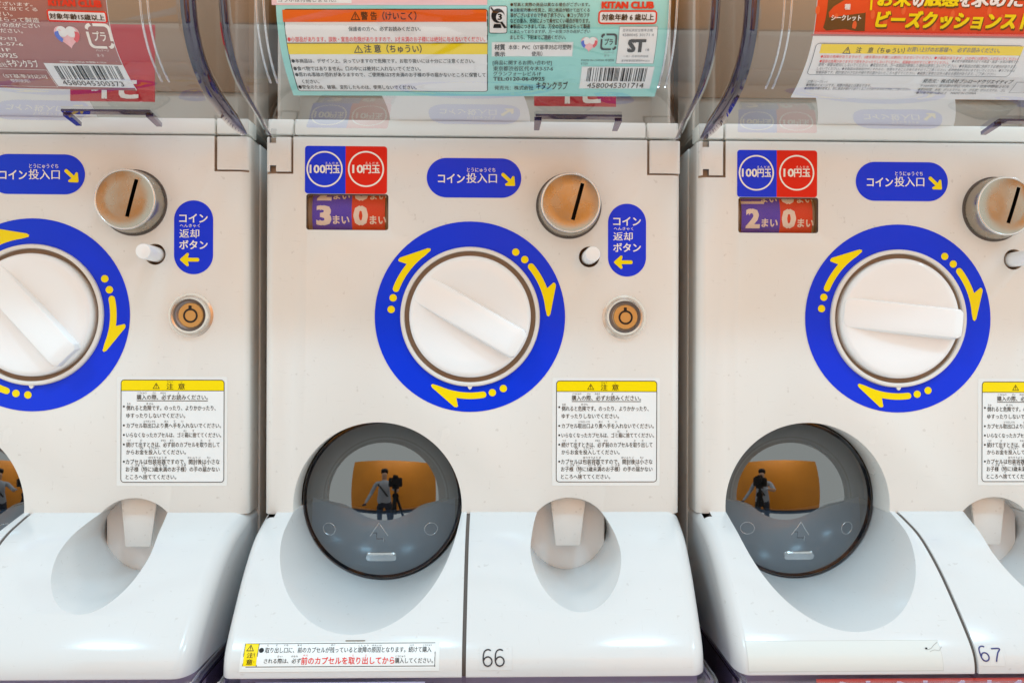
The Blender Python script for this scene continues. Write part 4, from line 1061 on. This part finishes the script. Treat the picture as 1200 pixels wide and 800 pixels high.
for m in ('shirt', 'trousers', 'hair'): body.materials.append(MATS[m])
for p in body.polygons:
    c = p.center; x, y, z = c.x-PX, c.y-PY, c.z
    arm = abs(x) > .2
    if z < -0.36: p.material_index = 2
    elif z < .125 and not (arm and y > .2): p.material_index = 1
per = link('person', body); per['label'] = 'person in a white shirt behind the tripod, mirrored in the smoky domes'; per['category'] = 'person'
h = MB(); vs = []; hx, hy, hz = PX/S, -PY/S-92, 560
n = 20
for j in range(11):
    t = math.pi*0.62*j/10
    for k in range(n):
        a = 2*math.pi*k/n; f = 1.0 if math.sin(a) < 0.3 else 0.94
        back = 1.0
        vs.append((hx+152*math.sin(t)*math.cos(a), hy-(-1)*0+178*math.sin(t)*math.sin(a)*f+ (26 if True else 0), hz+40+150*math.cos(t)-(0 if math.sin(a) > 0 else -70*(t/2)**2)))
h.add(vs, [(j*n+k, j*n+(k+1) % n, (j+1)*n+(k+1) % n, (j+1)*n+k) for j in range(10) for k in range(n)], 'hair', True)
link('hair', h.mesh('hair'), per)
st = MB(); st.tube([(PX/S-300, -PY/S-60, 150), (PX/S-120, -PY/S-225, -60), (PX/S+150, -PY/S-230, -400)], 34, 'black', 8); link('shoulder_strap', st.mesh('shoulder_strap'), per)
tr = thing('tripod', 'black camera tripod with spread legs, mirrored in the smoky domes', 'tripod', (10, 1180, -2140))
for k in range(3):
    a = math.radians(90+120*k+30); t = MB()
    t.tube([(20*math.cos(a), 20*math.sin(a), 1850), (330*math.cos(a), 330*math.sin(a), 900), (620*math.cos(a), 620*math.sin(a), 8)], [26, 22, 16], 'black', 10); link('leg', t.mesh('leg'), tr)
t = MB(); t.tube([(0, 0, 1500), (0, 0, 1990)], 24, 'black', 12); t.lathe([(60, -30), (60, 30)], 0, 1860, 'black', 24); link('centre_column', t.mesh('centre_column'), tr)
t = MB(); t.box(-60, -60, 1990, 60, 60, 2030, 'black'); link('head_plate', t.mesh('head_plate'), tr)
cr = thing('photo_camera', 'black photo camera on the tripod, mirrored in the smoky domes', 'camera', (10, 1180, -108))
t = MB(); t.slab(rr(-130, 0, 130, 170, 24), 'black', flat(), -10, 90); link('camera_body', soft_only(t.mesh('camera_body')), cr)
t = MB(); t.lathe([(68, -10), (72, -70), (70, -130), (60, -134), (50, -128)], -10, 108, 'black', 40); link('lens', smooth(t.mesh('lens')), cr)
t = MB(); t.slab([(-60, 168), (60, 168), (40, 225), (-40, 225)], 'black', flat(), 0, 70); link('viewfinder', t.mesh('viewfinder'), cr)
